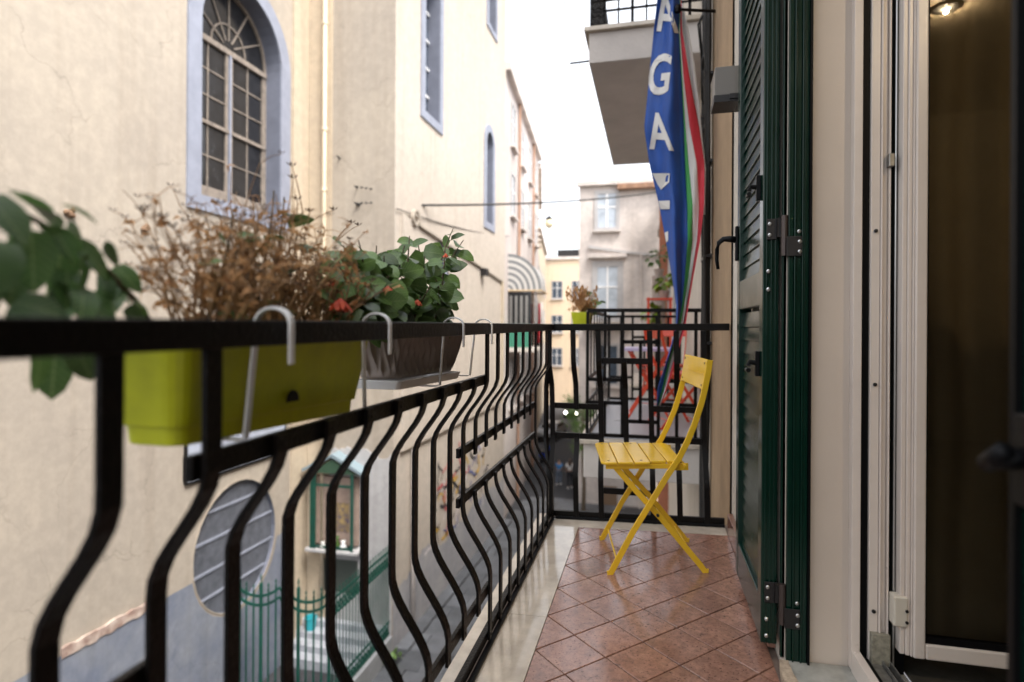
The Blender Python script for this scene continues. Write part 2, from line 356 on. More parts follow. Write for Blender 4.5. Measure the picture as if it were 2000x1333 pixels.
def glass(name, tint=(1, 1, 1)):
    """thin pane: clear, with a Fresnel mirror on its face"""
    m = bpy.data.materials.new(name); m.use_nodes = True; n = m.node_tree; out = n.nodes['Material Output']; n.nodes.remove(n.nodes['Principled BSDF'])
    t = n.nodes.new('ShaderNodeBsdfTransparent'); t.inputs[0].default_value = (*tint, 1); g = n.nodes.new('ShaderNodeBsdfGlossy'); g.inputs['Roughness'].default_value = .01
    f = n.nodes.new('ShaderNodeFresnel'); f.inputs[0].default_value = 1.5; x = n.nodes.new('ShaderNodeMixShader')
    n.links.new(f.outputs[0], x.inputs[0]); n.links.new(t.outputs[0], x.inputs[1]); n.links.new(g.outputs[0], x.inputs[2]); n.links.new(x.outputs[0], out.inputs['Surface'])
    return m
M_GLASS = glass('door_glass', (.9, .88, .82))

# ------------------------------------------------------------------ ground
def sz(y): return -8.42 - .03*max(0, y-12)
mb = MB(); ys = [-30, 12, 22, 34, 50, 70, 120, 400]
for a, b in zip(ys, ys[1:]): mb.add([(-200, a, sz(a)-.03), (200, a, sz(a)-.03), (200, b, sz(b)-.03), (-200, b, sz(b)-.03)], [(0, 1, 2, 3)])
street = tag(mb.build('street', M_STREET0), kind='structure', label='dark basalt paved street sloping gently away between the buildings')
rs = random.Random(3)
stone_meshes = []
for q in range(6):
    w, l = .30, .44; mb = MB(); j = [rs.uniform(-.012, .012) for _ in range(8)]
    lo = [(-w+j[0], -l+j[1]), (w+j[2], -l+j[3]), (w+j[4], l+j[5]), (-w+j[6], l+j[7])]
    h = [rs.uniform(-.006, .006) for _ in range(4)]
    V = [(x, y, -.05) for x, y in lo] + [(x, y, -.012) for x, y in lo] + [(x*.985, y*.988, .004+h[i]) for i, (x, y) in enumerate(lo)]
    fs = [(i, (i+1) % 4, 4+(i+1) % 4, 4+i) for i in range(4)] + [(4+i, 4+(i+1) % 4, 8+(i+1) % 4, 8+i) for i in range(4)] + [(8, 9, 10, 11)]
    mb.add(V, fs); me = mb.mesh('paving_stone'); me.materials.append(M_STREET); stone_meshes.append(me)
for iy in range(24):
    for ix in range(12):
        y = 9.4 + iy*.9; x = -6.15 + ix*.615 + (.3 if iy % 2 else 0)
        if x > .2 or (ix > 7 and iy > 20): continue
        o = link('paving_stone', rs.choice(stone_meshes), None, street, (x, y, sz(y)-.005)); o.rotation_euler = (-.03 if y > 12 else 0, 0, rs.choice((0, math.pi))+rs.uniform(-.015, .015))

for k in range(13):
    y0 = 14.2+.9*k; o = MB().box(-6.47, -6.12, y0, y0+.885, sz(y0+.45)-.1, sz(y0+.45)+.11).build('kerb_stone', M_STREET, street, bevel=.02)
o = MB().lathe((-4.6, 17.2, sz(17.2)-.02), [(.36, 0), (.36, .035), (.30, .04), (.29, .034)], 24).build('manhole_cover', M_DSTEEL, street)
# ------------------------------------------------------------------ church
XC, YW, XW = -9.0, 14.04, -6.48
church = empty('church', (XC, YW, -8.4), label='tall cream church with blue-grey window surrounds and base band across the street', cat='church')
def cp(o): o.parent = church; o.matrix_parent_inverse = Matrix.Translation((-XC, -YW, 8.4)); return o
PM = Plane((XC, 0, 0), (0, 1, 0), (1, 0, 0))       # main wall, u = Y
PP = Plane((0, YW, 0), (1, 0, 0), (0, -1, 0))      # return wall facing back along the street, u = X
PS = Plane((XW, 0, 0), (0, 1, 0), (1, 0, 0))       # wing wall on the street, u = Y
WIN = arch(10.16, 12.80, 2.68, 6.30, 20); WINO = arch(9.80, 13.16, 2.36, 6.30, 20)
OV = oval(11.37, -4.9, 1.33, 1.42)
cp(fill([PM.loop(rect(2, YW, -9.2, 9.7)), PM.loop(WIN), PM.loop(OV)], 'main_wall', M_CREAM))
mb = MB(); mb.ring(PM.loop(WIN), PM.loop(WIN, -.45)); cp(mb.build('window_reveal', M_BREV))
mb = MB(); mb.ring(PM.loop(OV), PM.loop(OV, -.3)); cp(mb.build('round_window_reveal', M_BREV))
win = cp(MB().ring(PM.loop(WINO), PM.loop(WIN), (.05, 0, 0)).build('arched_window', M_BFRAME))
def sub(o, par):
    o.parent = par; o.matrix_parent_inverse = (par.matrix_parent_inverse @ par.matrix_basis).inverted() if False else Matrix.Identity(4)
    return o
def wbar(name, P, u0, u1, z0, z1, d0, d1, m, par):
    mb = MB(); mb.prism(P.loop(rect(u0, u1, z0, z1), d0), P.n*(d1-d0)); return mb.build(name, m, par)
wd = -.44
fillw = fill([PM.loop(WIN, -.46)], 'dark_interior', M_BLACK2, win)
# timber frame, transom, mullions
inr = arch(10.24, 12.72, 2.76, 6.30, 20)
MB().ring(PM.loop(WIN, wd), PM.loop(inr, wd), (.05, 0, 0)).build('frame', M_WOODW, win)
wbar('transom', PM, 10.2, 12.76, 6.14, 6.26, wd, wd+.09, M_WOODW, win)
wbar('mullion', PM, 11.455, 11.505, 2.7, 6.14, wd, wd+.10, M_BFRAME, win)
wbar('mid_rail', PM, 10.2, 12.76, 4.36, 4.44, wd+.0, wd+.085, M_WOODW, win)
for s0, s1 in ((10.24, 11.44), (11.52, 12.72)):
    um = (s0+s1)/2
    wbar('bottom_panel', PM, s0, s1, 2.76, 3.02, wd, wd+.06, M_WOODW, win)
    for a, b in ((s0, s0+.07), (s1-.07, s1)): wbar('casement_stile', PM, a, b, 3.02, 6.14, wd+.002, wd+.058, M_WOODW, win)
    wbar('glazing_bar', PM, um-.015, um+.015, 3.02, 6.14, wd, wd+.04, M_WOODW, win)
    zr = [3.02, 3.69, 4.36] + [4.44, 5.0, 5.57, 6.14]
    for z in (3.69, 5.0, 5.57): wbar('glazing_bar', PM, s0+.07, s1-.07, z-.014, z+.014, wd+.002, wd+.038, M_WOODW, win)
    for a, b in ((s0+.07, um-.015), (um+.015, s1-.07)):
        for z0, z1 in zip(zr, zr[1:]):
            if z0 == 4.36: continue
            t = random.uniform(-.004, .004)
            MB().add([PM.p(a, z0, wd+.012+t), PM.p(b, z0, wd+.012-t), PM.p(b, z1, wd+.012-t), PM.p(a, z1, wd+.012+t)], [(0, 1, 2, 3)]).build('pane', M_DGLASS, win)
for k in range(1, 6):
    a = math.pi*k/6; c = (11.48, 6.28)
    MB().sweep([PM.p(c[0]+r*math.cos(a), c[1]+r*math.sin(a), wd+.03) for r in (.2, 1.26)], (1, 0, 0), .03, .03).build('glazing_bar', M_WOODW, win)
for k in range(6):
    a0, a1 = math.pi*k/6, math.pi*(k+1)/6
    lp = [(11.48, 6.28)] + [(11.48+1.24*math.cos(a0+(a1-a0)*q/4), 6.28+1.24*math.sin(a0+(a1-a0)*q/4)) for q in range(5)]
    MB().add(PM.loop(lp, wd+.012), [tuple(range(6))]).build('pane', M_DGLASS, win)
arcp = [PM.p(11.48+.55*math.cos(math.pi*k/12), 6.28+.55*math.sin(math.pi*k/12), wd+.03) for k in range(13)]
MB().sweep(arcp, (1, 0, 0), .03, .03).build('glazing_bar', M_WOODW, win)
# round grille window
og = cp(MB().ring(PM.loop(oval(11.37, -4.9, 1.355, 1.445)), PM.loop(OV), (.012, 0, 0)).build('round_window', M_CREAM))
fill([PM.loop(OV, -.31)], 'dark_interior', mat('grille_dark', (.035, .037, .045), .8), og)
mb = MB()
for k in range(58):
    u = 11.37-1.31+k*.0452; h = 1.42*math.sqrt(max(0, 1-((u-11.37)/1.33)**2))
    mb.prism(PM.loop(rect(u, u+.024, -4.9-h, -4.9+h), -.10), (.016, 0, 0))
tag(mb.build('grille_bars', mat('grille_iron', (.17, .18, .21), .5, .3, var=.3, vscale=6), og), kind='stuff')
for z in (-3.95, -4.55, -5.2, -5.75):
    h = 1.33*math.sqrt(1-((z+4.9)/1.42)**2); wbar('cross_bar', PM, 11.37-h, 11.37+h, z-.025, z+.025, -.11, -.06, M_BFRAME, og)
# base band on the main wall: left part, below the round window, right part
cp(fill([PM.loop([(2, -9.2), (YW, -9.2), (YW, -5.17)]+[(u, z) for u, z in oval(11.37, -4.9, 1.40, 1.49)[17:32] if z < -5.17][::-1]+[(2, -5.17)], .03)], 'base_band', M_BLUE))
mb = MB(); rs = random.Random(5); y = 7.3; top = []; bot = []
while y < 9.3:
    top.append(PM.p(y, -5.08+rs.uniform(-.02, .02), .05)); bot.append(PM.p(y, -5.24+rs.uniform(-.03, .015), .05)); y += rs.uniform(.06, .14)
mb.prism(top+bot[::-1], (-.05, 0, 0)); cp(mb.build('broken_plaster_moulding', plaster('old_moulding', (.52, .43, .37), (.16, .07, .05), .3, 4, .9, 2)))
rs = random.Random(23)
for (px_, py_) in ((132, 415), (283, 445)):
    p = atX(px_, py_, XC); mb = MB()
    for k in range(5): mb.lathe(p+Vector((.02, rs.uniform(-.07, .07), rs.uniform(-.05, .05))), [(.03, -.02), (.05, .02), (.02, .06)], 7, 'x')
    cp(mb.build('rusty_anchor', mat('rust', (.2, .12, .07), .85, var=.5, vscale=30)))
# pilaster strips near the corner and along the return wall
wbar('corner_pilaster', PM, 13.3, YW-.02, -9, 9.7, 0, .06, M_YEL, None); cp(bpy.data.objects['corner_pilaster'])
cp(fill([PP.loop(rect(XC, XW, -9.2, 15.5))], 'return_wall', M_CREAM))
cp(wbar('return_pilaster', PP, XC+.07, XC+.72, -9, 15, 0, .05, M_YEL, None))
mb = MB(); xp = -8.42; mb.tube([(xp, YW-.16, -7.5), (xp, YW-.16, 15)], .055, 10); 
dp = cp(mb.build('drain_pipe', mat('cream_pipe', (.66, .55, .40), .5, var=.1, vscale=4), smooth=True))
for z in (1.5, 3.6, 5.2, 8.0): MB().lathe((xp, YW-.16, z), [(.068, -.05), (.075, -.03), (.075, .03), (.068, .05)], 10).build('pipe_socket', MATS['cream_pipe'], dp)
# white limewashed lower return wall with ragged top
rs = random.Random(11); tp = []; u = XC+.05
while u < XW-.02: tp.append((u, -3.25+.35*noise.noise(Vector((u*1.7, 3, 0)))+rs.uniform(-.06, .06))); u += .09
cp(MB().prism(PP.loop([(XC+.05, -9)]+tp+[(XW-.02, tp[-1][1]), (XW-.02, -9)], .001)[::-1], (0, -.028, 0)).build('limewash_patch', M_WHITE))
# wing on the street
W1 = rect(16.0, 17.25, 6.3, 10.6); W1O = rect(15.7, 17.5, 6.05, 10.9)
W2 = rect(22.75, 23.9, 12.3, 14.6); W2O = rect(22.5, 24.1, 12.1, 14.8)
W3 = arch(22.55, 23.55, 4.25, 7.45, 12); W3O = arch(22.25, 23.85, 3.97, 7.45, 12)
W4 = arch(16.7, 17.7, .1, 1.9, 12); W4O = arch(16.45, 17.95, -.1, 1.9, 12)
YE = 25.75
cp(fill([PS.loop(rect(YW, YE, -9.4, 15.5))]+[PS.loop(w) for w in (W1, W2, W3, W4)], 'wing_wall', M_CREAM_LIT))
for w, wo_, nm in ((W1, W1O, 'tall_window'), (W2, W2O, 'upper_window'), (W3, W3O, 'slit_window'), (W4, W4O, 'low_arched_window')):
    fr = cp(MB().ring(PS.loop(wo_), PS.loop(w), (.05, 0, 0)).build(nm, M_BFRAME))
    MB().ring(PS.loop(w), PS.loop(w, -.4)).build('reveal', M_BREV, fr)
    fill([PS.loop(w, -.40)], 'pane', M_MESHG, fr)
    u0, u1 = min(u for u, z in w), max(u for u, z in w); z0, z1 = min(z for u, z in w), max(z for u, z in w)
    for z in [z0+(z1-z0)*k/5 for k in range(1, 5)]: wbar('glazing_bar', PS, u0, u1, z-.03, z+.03, -.39, -.34, M_WHITEP, fr)
    wbar('glazing_bar', PS, (u0+u1)/2-.03, (u0+u1)/2+.03, z0, z1-.02, -.392, -.335, M_WOODW, fr)
# side chapel front: raised panel with sloping coping and a volute
pan = [(14.4, -3.3), (24.75, -3.3), (24.75, 2.02), (15.2, 2.85), (14.4, 3.0)]
ch = cp(fill([PS.loop(pan, .10), PS.loop(W4O, .10)], 'chapel_panel', M_CREAM_LIT))
MB().ring(PS.loop(pan), PS.loop(pan, .10)).build('panel_edge', M_CREAM_LIT, ch)
vol = [PS.p(15.1+.26*math.cos(a)*(1-k/60), 2.98+.26*math.sin(a)*(1-k/60), .13) for k, a in enumerate([-.2+.22*i for i in range(40)])]
MB().sweep([PS.p(24.8, 2.0, .13)]+[PS.p(15.35, 2.85, .13)]+vol, (1, 0, 0), .10, .07).build('coping_moulding', M_CREAM, ch)
wbar('coping_drop', PS, 24.68, 24.8, -3.3, 2.0, .1, .2, M_YEL, ch)
fl_ = cp(MB().box(XW, XW+.35, 21.5, 21.85, 2.1-.12, 2.1+.16).build('floodlight', M_DSTEEL, bevel=.02))
rs = random.Random(12); tpb = [(YE-.12*k, -6.75+.5*noise.noise(Vector((k*.07, 9, 0)))+rs.uniform(-.07, .07)) for k in range(98)]
cp(fill([PS.loop([(YW, -9.4), (YE, -9.6)]+tpb+[(YW, -6.9)], .012)], 'wing_base_band', plaster('grey_band', (.30, .30, .32), (.44, .42, .41), .3, .6, .8)))
# graffiti: flat paint marks on the wing wall
rs = random.Random(21); gm = [mat('spray_%d' % i, c, .7) for i, c in enumerate([(.03, .03, .035), (.5, .3, .05), (.45, .1, .1), (.08, .1, .25), (.55, .5, .5)])]
mb = MB()
for k in range(60):
    c0 = Vector((0, rs.uniform(17.2, 22.6), rs.uniform(-6.9, -4.6))); mb.cur = rs.choice((0, 0, 1, 2, 3, 4)); pts = []
    a = rs.uniform(0, 6.3)
    for q in range(rs.randint(5, 10)):
        a += rs.uniform(-.9, .9); c0 = c0+Vector((0, math.cos(a)*.15, math.sin(a)*.12)); pts.append(Vector((XW+.018, c0.y, c0.z)))
    mb.sweep(pts, (1, 0, 0), .004, rs.uniform(.04, .12))
cp(tag(mb.build('graffiti', None, mats=gm), label='tangled multicoloured spray paint marks'))
wp = cp(MB().tube([(XW+.1, 15.15, -9), (XW+.1, 15.15, -3.4)], .06, 8).build('lead_pipe', M_GREYP, smooth=True))
# entrance steps in the corner
for k in range(4):
    y0 = 12.9+.3*k; cp(MB().box(XC+.04, XW-.08, y0, YW-.04, -9, -8.24+.17*k).build('step', mat('step_stone', (.36, .37, .40), .75, var=.2, vscale=4, bump=.3, bscale=20), bevel=.012))
# ------------------------------------------------------------------ shrine, gate, fence, bucket
sh = empty('wall_shrine', (-8.0, YW-.03, -5.8), label='small street shrine with green iron frame and little pitched roof on the whitewashed wall', cat='shrine')
def under(o, par): o.parent = par; o.matrix_parent_inverse = Matrix.Translation(-Vector(par.location)); return o
y1 = YW-.03
under(MB().box(-8.6, -7.4, y1-.16, y1, -5.7, -3.95).build('niche_block', mat('shrine_wall', (.30, .22, .18), .85, var=.25, vscale=5)), sh)
under(MB().box(-8.16, -7.62, y1-.175, y1-.1605, -5.35, -4.6).build('picture', mat('shrine_picture', (.06, .05, .09), .25, vscale=9, col2=(.42, .3, .12))), sh)
under(MB().box(-8.75, -7.25, y1-.42, y1, -5.86, -5.78).build('shelf', M_WHITE, bevel=.01), sh)
ro = under(MB().prism([(-8.85, y1-.42, -3.72), (-8.0, y1-.42, -3.28), (-7.15, y1-.42, -3.72), (-7.15, y1-.42, -3.80), (-8.0, y1-.42, -3.37), (-8.85, y1-.42, -3.80)], (0, .42, 0)).build('pitched_roof', mat('roof_sheet', (.20, .26, .29), .5)), sh)
under(MB().prism([(-8.7, y1-.37, -3.80), (-8.0, y1-.37, -3.44), (-7.3, y1-.37, -3.80)], (0, .03, 0)).build('gable', mat('gable_green', (.03, .07, .04), .6)), sh)
for x in (-8.6, -8.52, -7.44): under(MB().box(x-.03, x+.03, y1-.38, y1-.32, -5.78, -3.8).build('frame_post', M_GREENF), sh)
for z in (-4.12, -5.72): under(MB().box(-8.57, -7.47, y1-.36, y1-.34, z-.03, z+.03).build('frame_rail', M_GREENF), sh)
rs = random.Random(4)
for k, (x, c, h, r) in enumerate(((-8.05, M_SHIRTW, .28, .07), (-7.9, M_LEAF, .34, .08), (-7.72, M_WHITEP, .24, .09), (-8.3, M_SHIRTW, .16, .1))):
    v = MB().lathe((x, y1-.28, -5.78), [(r*.6, 0), (r, h*.4), (r*.4, h*.7), (r*.8, h)], 9).build('flower_vase', c, smooth=True)
    tag(v, ['white slender vase on the shrine shelf', 'leafy green posy on the shrine shelf', 'stout white vase at the end of the shrine shelf', 'low white bowl on the shrine shelf'][k], 'vase')
MB_ = MB().box(-8.55, -7.45, y1-.03, y1, -7.0, -6.15); under(MB_.build('lower_panel', mat('shrine_lower', (.06, .07, .06), .5)), sh)

def finial(mb, x, y, z, h=.16): mb.tube([(x, y, z), (x, y, z+h*.35), (x, y, z+h*.5), (x, y, z+h)], [.011, .011, .024, .002], 6)
pq = empty('wall_plaque', (XC+.03, 11.4, -2.7), label='pale bluish panel board fixed to the church wall above the round window', cat='panel')
under(MB().prism(PM.loop(rect(9.82, 13.0, -3.12, -2.28), .005), (.05, 0, 0)).build('board', mat('pale_blue_board', (.36, .39, .46), .6, var=.1, vscale=3)), pq)
under(MB().ring(PM.loop(rect(9.78, 13.04, -3.16, -2.24), .005), PM.loop(rect(9.82, 13.0, -3.12, -2.28), .005), (.065, 0, 0)).build('board_rim', M_DSTEEL), pq)
gate = empty('iron_gate', (-7.7, 11.09, -8.42), label='green iron gate with spear points and a dipping top rail before the church steps', cat='gate')
gx0, gx1 = -8.92, -6.55
def gtop(x): # two leaves, each dips in the middle
    t = abs(((x-gx0)/(gx1-gx0)*2) % 1-.5)*2; return -5.62-.24*(1-t**2)
n = 13
for k in range(n+1):
    x = gx0+(gx1-gx0)*k/n; big = k in (0, 4, 9, n)
    mb = MB(); zt = gtop(x)+(.28 if big else .12); r = .038 if big else .02
    mb.tube([(x, 11.09, -8.4), (x, 11.09, zt)], r, 6); finial(mb, x, 11.09, zt, .22 if big else .14)
    under(mb.build('gate_post' if big else 'gate_bar', M_GREENF), gate)
for dz in (0, -.2): under(MB().sweep([(gx0+(gx1-gx0)*k/40, 11.09, gtop(gx0+(gx1-gx0)*k/40)+dz) for k in range(41)], (0, 1, 0), .03, .055).build('top_rail', M_GREENF), gate)
under(MB().box(gx0, gx1, 11.08, 11.1, -8.2, -8.15).build('bottom_rail', M_GREENF), gate)
fence = empty('iron_fence', (-6.5, 12.4, -8.42), label='green iron fence with a lattice band along the top beside the church steps', cat='fence')
fx = -6.53
under(MB().box(fx-.12, fx+.10, 11.2, 13.95, -8.6, -7.95).build('plinth', plaster('plinth', (.34, .34, .36), (.2, .22, .2), .3, .8, .6), bevel=.01), fence)
for k in range(20):
    y = 11.2+k*.142; mb = MB(); mb.tube([(fx, y, -7.95), (fx, y, -5.72)], .015, 6); finial(mb, fx, y, -5.72, .14); under(mb.build('fence_bar', M_GREENF), fence)
for z in (-5.78, -6.12, -7.9, -7.6): under(MB().box(fx-.012, fx+.012, 11.18, 13.96, z-.025, z+.025).build('fence_rail', M_GREENF), fence)
mb = MB()
for z0, z1 in ((-6.1, -5.8), (-7.88, -7.62)):
    for k in range(19):
        y = 11.2+k*.142
        mb.tube([(fx+.012, y, z0), (fx+.012, y+.142, z1)], .012, 4); mb.tube([(fx-.012, y+.142, z0), (fx-.012, y, z1)], .014, 4)
        mb.lathe((fx+.012, y+.071, (z0+z1)/2), [(.03, -.01), (.03, .01)], 8, 'x')
tag(under(mb.build('lattice_band', M_GREENF), fence), kind='stuff')
bk = empty('bucket', (-8.6, 13.66, -7.9), label='turquoise plastic bucket on the church steps behind the gate', cat='bucket')
TQ = mat('turquoise_plastic', (.03, .36, .42), .4)
link('body', MB().lathe((0, 0, 0), [(.12, 0), (.15, .30), (.165, .30), (.165, .33), (.15, .33), (.115, .02)], 18).mesh(smooth=False), TQ, bk)
link('handle', MB().tube([(.155*math.cos(a), 0.0, .31+.17*math.sin(a)) for a in [math.pi*k/10 for k in range(11)]], .006, 5).mesh(), M_STEEL, bk)
# weeds at the fence foot
def leafmesh(l, w, fold=.18, curl=.25, heart=.0, seed=0):
    """a leaf with midrib fold, pointed tip and curled blade; base at the origin, tip along +y"""
    r = random.Random(seed); prof = [(0, .02), (.12, .55+heart*.35), (.32, .98), (.55, .92), (.8, .58), (1, .0)]
    V = []; 
    for t, ww in prof:
        z = -curl*l*t*t; x = ww*w/2*(1+r.uniform(-.06, .06)); y = l*t-(heart*.12*l if 0 < t < .2 else 0)
        V += [(-x, y, z+fold*x+r.uniform(-.02, .02)*w), (0, l*t, z), (x, y, z+fold*x+r.uniform(-.02, .02)*w)]
    fs = []
    for i in range(len(prof)-1):
        a = 3*i; fs += [(a, a+1, a+4, a+3), (a+1, a+2, a+5, a+4)]
    return MB().add(V, fs).mesh('leaf', True)
LW = [leafmesh(.16, .09, .2, .3, 0, k) for k in range(3)]
for m_ in LW: m_.materials.append(M_LEAF)
def orient(d, upv=Vector((0, 0, 1)), roll=0):
    d = d.normalized(); x = d.cross(upv)
    if x.length < .05: x = d.cross(Vector((1, 0, 0)))
    x.normalize(); z = x.cross(d); return Matrix((x, d, z)).transposed().to_4x4() @ Matrix.Rotation(roll, 4, 'Y')
rs = random.Random(8)
for y, nn, lab in ((11.9, 22, 'leafy green weed clump at the foot of the iron fence near the gate'), (13.6, 14, 'small leafy weed at the church corner end of the iron fence')):
    wdp = empty('weed', (fx+.2, y, sz(y)), label=lab, cat='plant')
    for k in range(nn):
        d = Vector((rs.uniform(-.3, 1), rs.uniform(-1, 1), rs.uniform(.3, 1.3))); o = link('leaf', rs.choice(LW), None, wdp)
        o.matrix_local = Matrix.Translation(Vector((rs.uniform(-.06, .2), rs.uniform(-.3, .3), rs.uniform(0, .2)))) @ orient(d, roll=rs.uniform(-.6, .6)) @ Matrix.Scale(rs.uniform(.7, 1.4), 4)

# ------------------------------------------------------------------ houses further down the left side
def house(name, pts, z1, m, label, cornice=M_GREYP):
    """a run of street front given by ground points; with a cornice and flat roof"""
    e = empty(name, (pts[0][0], pts[0][1], -9), label=label, cat='building'); planes = []
    for i, ((xa, ya), (xb, yb)) in enumerate(zip(pts, pts[1:])):
        u = Vector((xb-xa, yb-ya, 0)); L = u.length; nrm = Vector((u.y, -u.x, 0)).normalized(); P = Plane((xa, ya, 0), u, nrm); planes.append((P, L))
        under(MB().prism(P.loop(rect(0, L, -11.5, z1)), -nrm*6).build('wall', m), e)
        under(MB().prism(P.loop(rect(0, L, z1-.35, z1+.02), .002), nrm*.28).build('cornice', cornice), e)
    return e, planes
def hwin(e, P, u0, u1, z0, z1, fm=M_WHITE, pm=M_MESHG, sill=True, frame=.12):
    w = under(MB().ring(P.loop(rect(u0-frame, u1+frame, z0-frame, z1+frame), .001), P.loop(rect(u0, u1, z0, z1), .001), P.n*.06).build('window', fm), e)
    o = MB().prism(P.loop(rect(u0, u1, z0, z1), .003), P.n*.012).build('pane', pm, w)
    MB().prism(P.loop(rect((u0+u1)/2-.04, (u0+u1)/2+.04, z0, z1), .016), P.n*.03).build('mullion', M_WHITEP, w)
    MB().prism(P.loop(rect(u0, u1, z0+(z1-z0)*.6-.03, z0+(z1-z0)*.6+.03), .016), P.n*.028).build('mullion', M_WHITEP, w)
    if sill: MB().prism(P.loop(rect(u0-.25, u1+.25, z0-.24, z0-frame-.005), .001), P.n*.22).build('sill', M_GREYP, w)
    return w
h2, pl = house('pink_house', [(-6.54, 25.8), (-7.8, 40.5)], 12.06, M_PINK, 'stained pale pink house beside the church wing, with the striped awning')
P2, L2 = pl[0]
for u in (2.0, 5.5, 9.0, 12.3):
    for z in (5.6, 9.0): hwin(h2, P2, u, u+1.0, z, z+1.9)
    hwin(h2, P2, u, u+1.0, .2 if u > 4 else -.3, 2.4)
    hwin(h2, P2, u, u+1.1, -3.8, -1.6, pm=M_DGLASS)
for u in (4.2, 10.9): under(MB().tube([P2.p(u, -9, .12), P2.p(u, 11.8, .12)], .07, 8).build('down_pipe', mat('rust_pipe', (.35, .2, .13), .7)), h2)
h3, pl = house('ochre_house', [(-7.85, 40.6), (-10.5, 55)], 11.6, M_OCHRE, 'ochre house at the bend of the street beyond the pink one')
P3, L3 = pl[0]
for u in (1.2, 4.2, 7.2, 10.4):
    for z in (-3.5, .0, 3.6, 7.4): hwin(h3, P3, u, u+1.1, z, z+2.0)
h4, pl = house('narrow_ochre_house', [(-10.6, 55.1), (-13.6, 76)], 9.8, M_YEL, 'pale yellow house leading to the orange block at the end of the street')
P4, L4 = pl[0]
for u in (2, 6, 10, 14, 18):
    for z in (-4, 0, 4): hwin(h4, P4, u, u+1.2, z, z+2)
h5, pl = house('orange_block', [(-14.5, 78), (-2, 78)], 9.5, M_ORANGE, 'orange apartment block closing the end of the street')
P5, L5 = pl[0]
for u in (1.5, 4.2, 7.2, 10):
    for z in (-5, -.6, 4.0): hwin(h5, P5, u, u+1.3, z, z+2.2)
under(MB().box(-12.4, -9.2, 78.3, 80, 9.5, 10.5).build('roof_terrace', M_DSTEEL), h5)
# ------------------------------------------------------------------ weathered house facing back up the street
hc = empty('weathered_house', (-3.63, 30, -9), label='weathered grey house with stained front facing up the street above the iron railing', cat='building')
PC = Plane((-3.63, 30, 0), (1, 0, 0), (0, -1, 0))
under(MB().prism([(-3.63, 30, -11), (3.5, 30, -11), (3.5, 66, -11), (-7, 66, -11)], (0, 0, 18.4)).build('wall', M_GREYP), hc)
under(MB().box(-3.75, 3.5, 29.75, 30.02, 7.22, 7.45).build('cornice', M_GREYP), hc)
under(MB().box(-1.7, 3.4, 29.6, 30.01, 6.95, 7.2).build('eaves_tiles', mat('old_tiles', (.28, .16, .1), .85, var=.4, vscale=6)), hc)
hwin(hc, PC, .95, 1.85, 5.1, 6.8, frame=.18, pm=M_SKYREFL)
w = hwin(hc, PC, .95, 1.95, .55, 3.1, frame=.28, pm=M_SKYREFL)
under(MB().prism(PC.loop(rect(.5, 2.4, 3.55, 3.75), .001), PC.n*.3).build('door_hood', M_GREYP), hc)
under(MB().prism(PC.loop(rect(.4, 2.6, .0, .22), .001), PC.n*.5).build('balcony_ledge', M_YEL), hc)
under(MB().prism(PC.loop([(.5, 4.05), (2.4, 3.75), (6.3, 3.2), (6.3, 3.3), (2.4, 3.87), (.5, 4.2)], .001), PC.n*.12).build('string_course', M_WHITE), hc)
under(MB().tube([PC.p(3.1, -9, .1), PC.p(3.1, 3.7, .1)], .05, 6).build('down_pipe', M_GREYP), hc)
under(MB().prism(PC.loop(rect(1.1, 2.0, -9.3, -8.0), .001), PC.n*.02).build('door', mat('brown_door', (.2, .13, .08), .6)), hc)
under(MB().prism(PC.loop(rect(4.0, 4.6, -8.9, -8.2), .001), PC.n*.03).build('shop_window', M_SHOP), hc)
for k in range(7): under(MB().prism(PC.loop(rect(2.3, 5.9, -10.0+.16*k, -9.88+.16*k), .001), PC.n*.05).build('shutter_slat', mat('shop_shutter', (.3, .26, .23), .6)), hc)
for z in (-6.5, -2.8): hwin(hc, PC, .95, 1.95, z, z+1.9)
# ------------------------------------------------------------------ striped awning with balcony and washing
ub = 1.25
aw = empty('striped_awning', P2.p(ub, 1.75), label='curved grey and white striped awning on the pink house', cat='awning')
A_D = mat('awning_dark', (.16, .165, .17), .8); A_L = mat('awning_light', (.50, .48, .45), .8)
npan = 14; Lw = 2.6; dep = 1.6; hh = 1.75
def apt(u, t): return P2.p(ub+u, 1.75+hh*math.cos(t), dep*math.sin(t))
for k in range(npan):
    u0, u1 = Lw*k/npan, Lw*(k+1)/npan; V = []
    for q in range(11): V += [apt(u0, q/10*math.pi/2), apt(u1, q/10*math.pi/2)]
    under(MB().add(V, [(2*q, 2*q+1, 2*q+3, 2*q+2) for q in range(10)]).build('stripe', A_D if k % 2 else A_L), aw)
# side cheek in concentric stripes, like the ribs of a folded hood
for k in range(12):
    s0, s1 = k/12, (k+1)/12; V = []
    for q in range(11):
        t = q/10*math.pi/2
        for s_ in (s0, s1): V.append(P2.p(ub, 1.75+hh*s_*math.cos(t), dep*s_*math.sin(t)))
    under(MB().add(V, [(2*q, 2*q+1, 2*q+3, 2*q+2) for q in range(10)]).build('cheek_stripe', A_D if k % 2 else A_L), aw)
under(MB().tube([P2.p(ub, 1.75, .02), P2.p(ub, 1.75, dep), P2.p(ub+Lw, 1.75, dep), P2.p(ub+Lw, 1.75, .02)], .04, 6).build('hood_frame', mat('awning_frame', (.5, .36, .2), .6)), aw)
ba = empty('washing_balcony', P2.p(ub, -1), label='balcony under the striped awning with a glazed enclosure', cat='balcony')
under(MB().prism(P2.loop(rect(ub-.1, ub+3.2, -1.15, -.95), .001), P2.n*1.3).build('slab', M_CONC), ba)
under(MB().prism(P2.loop(rect(ub, ub+1.0, -.94, 1.7), .02), P2.n*1.1).build('enclosure', M_DGLASS), ba)
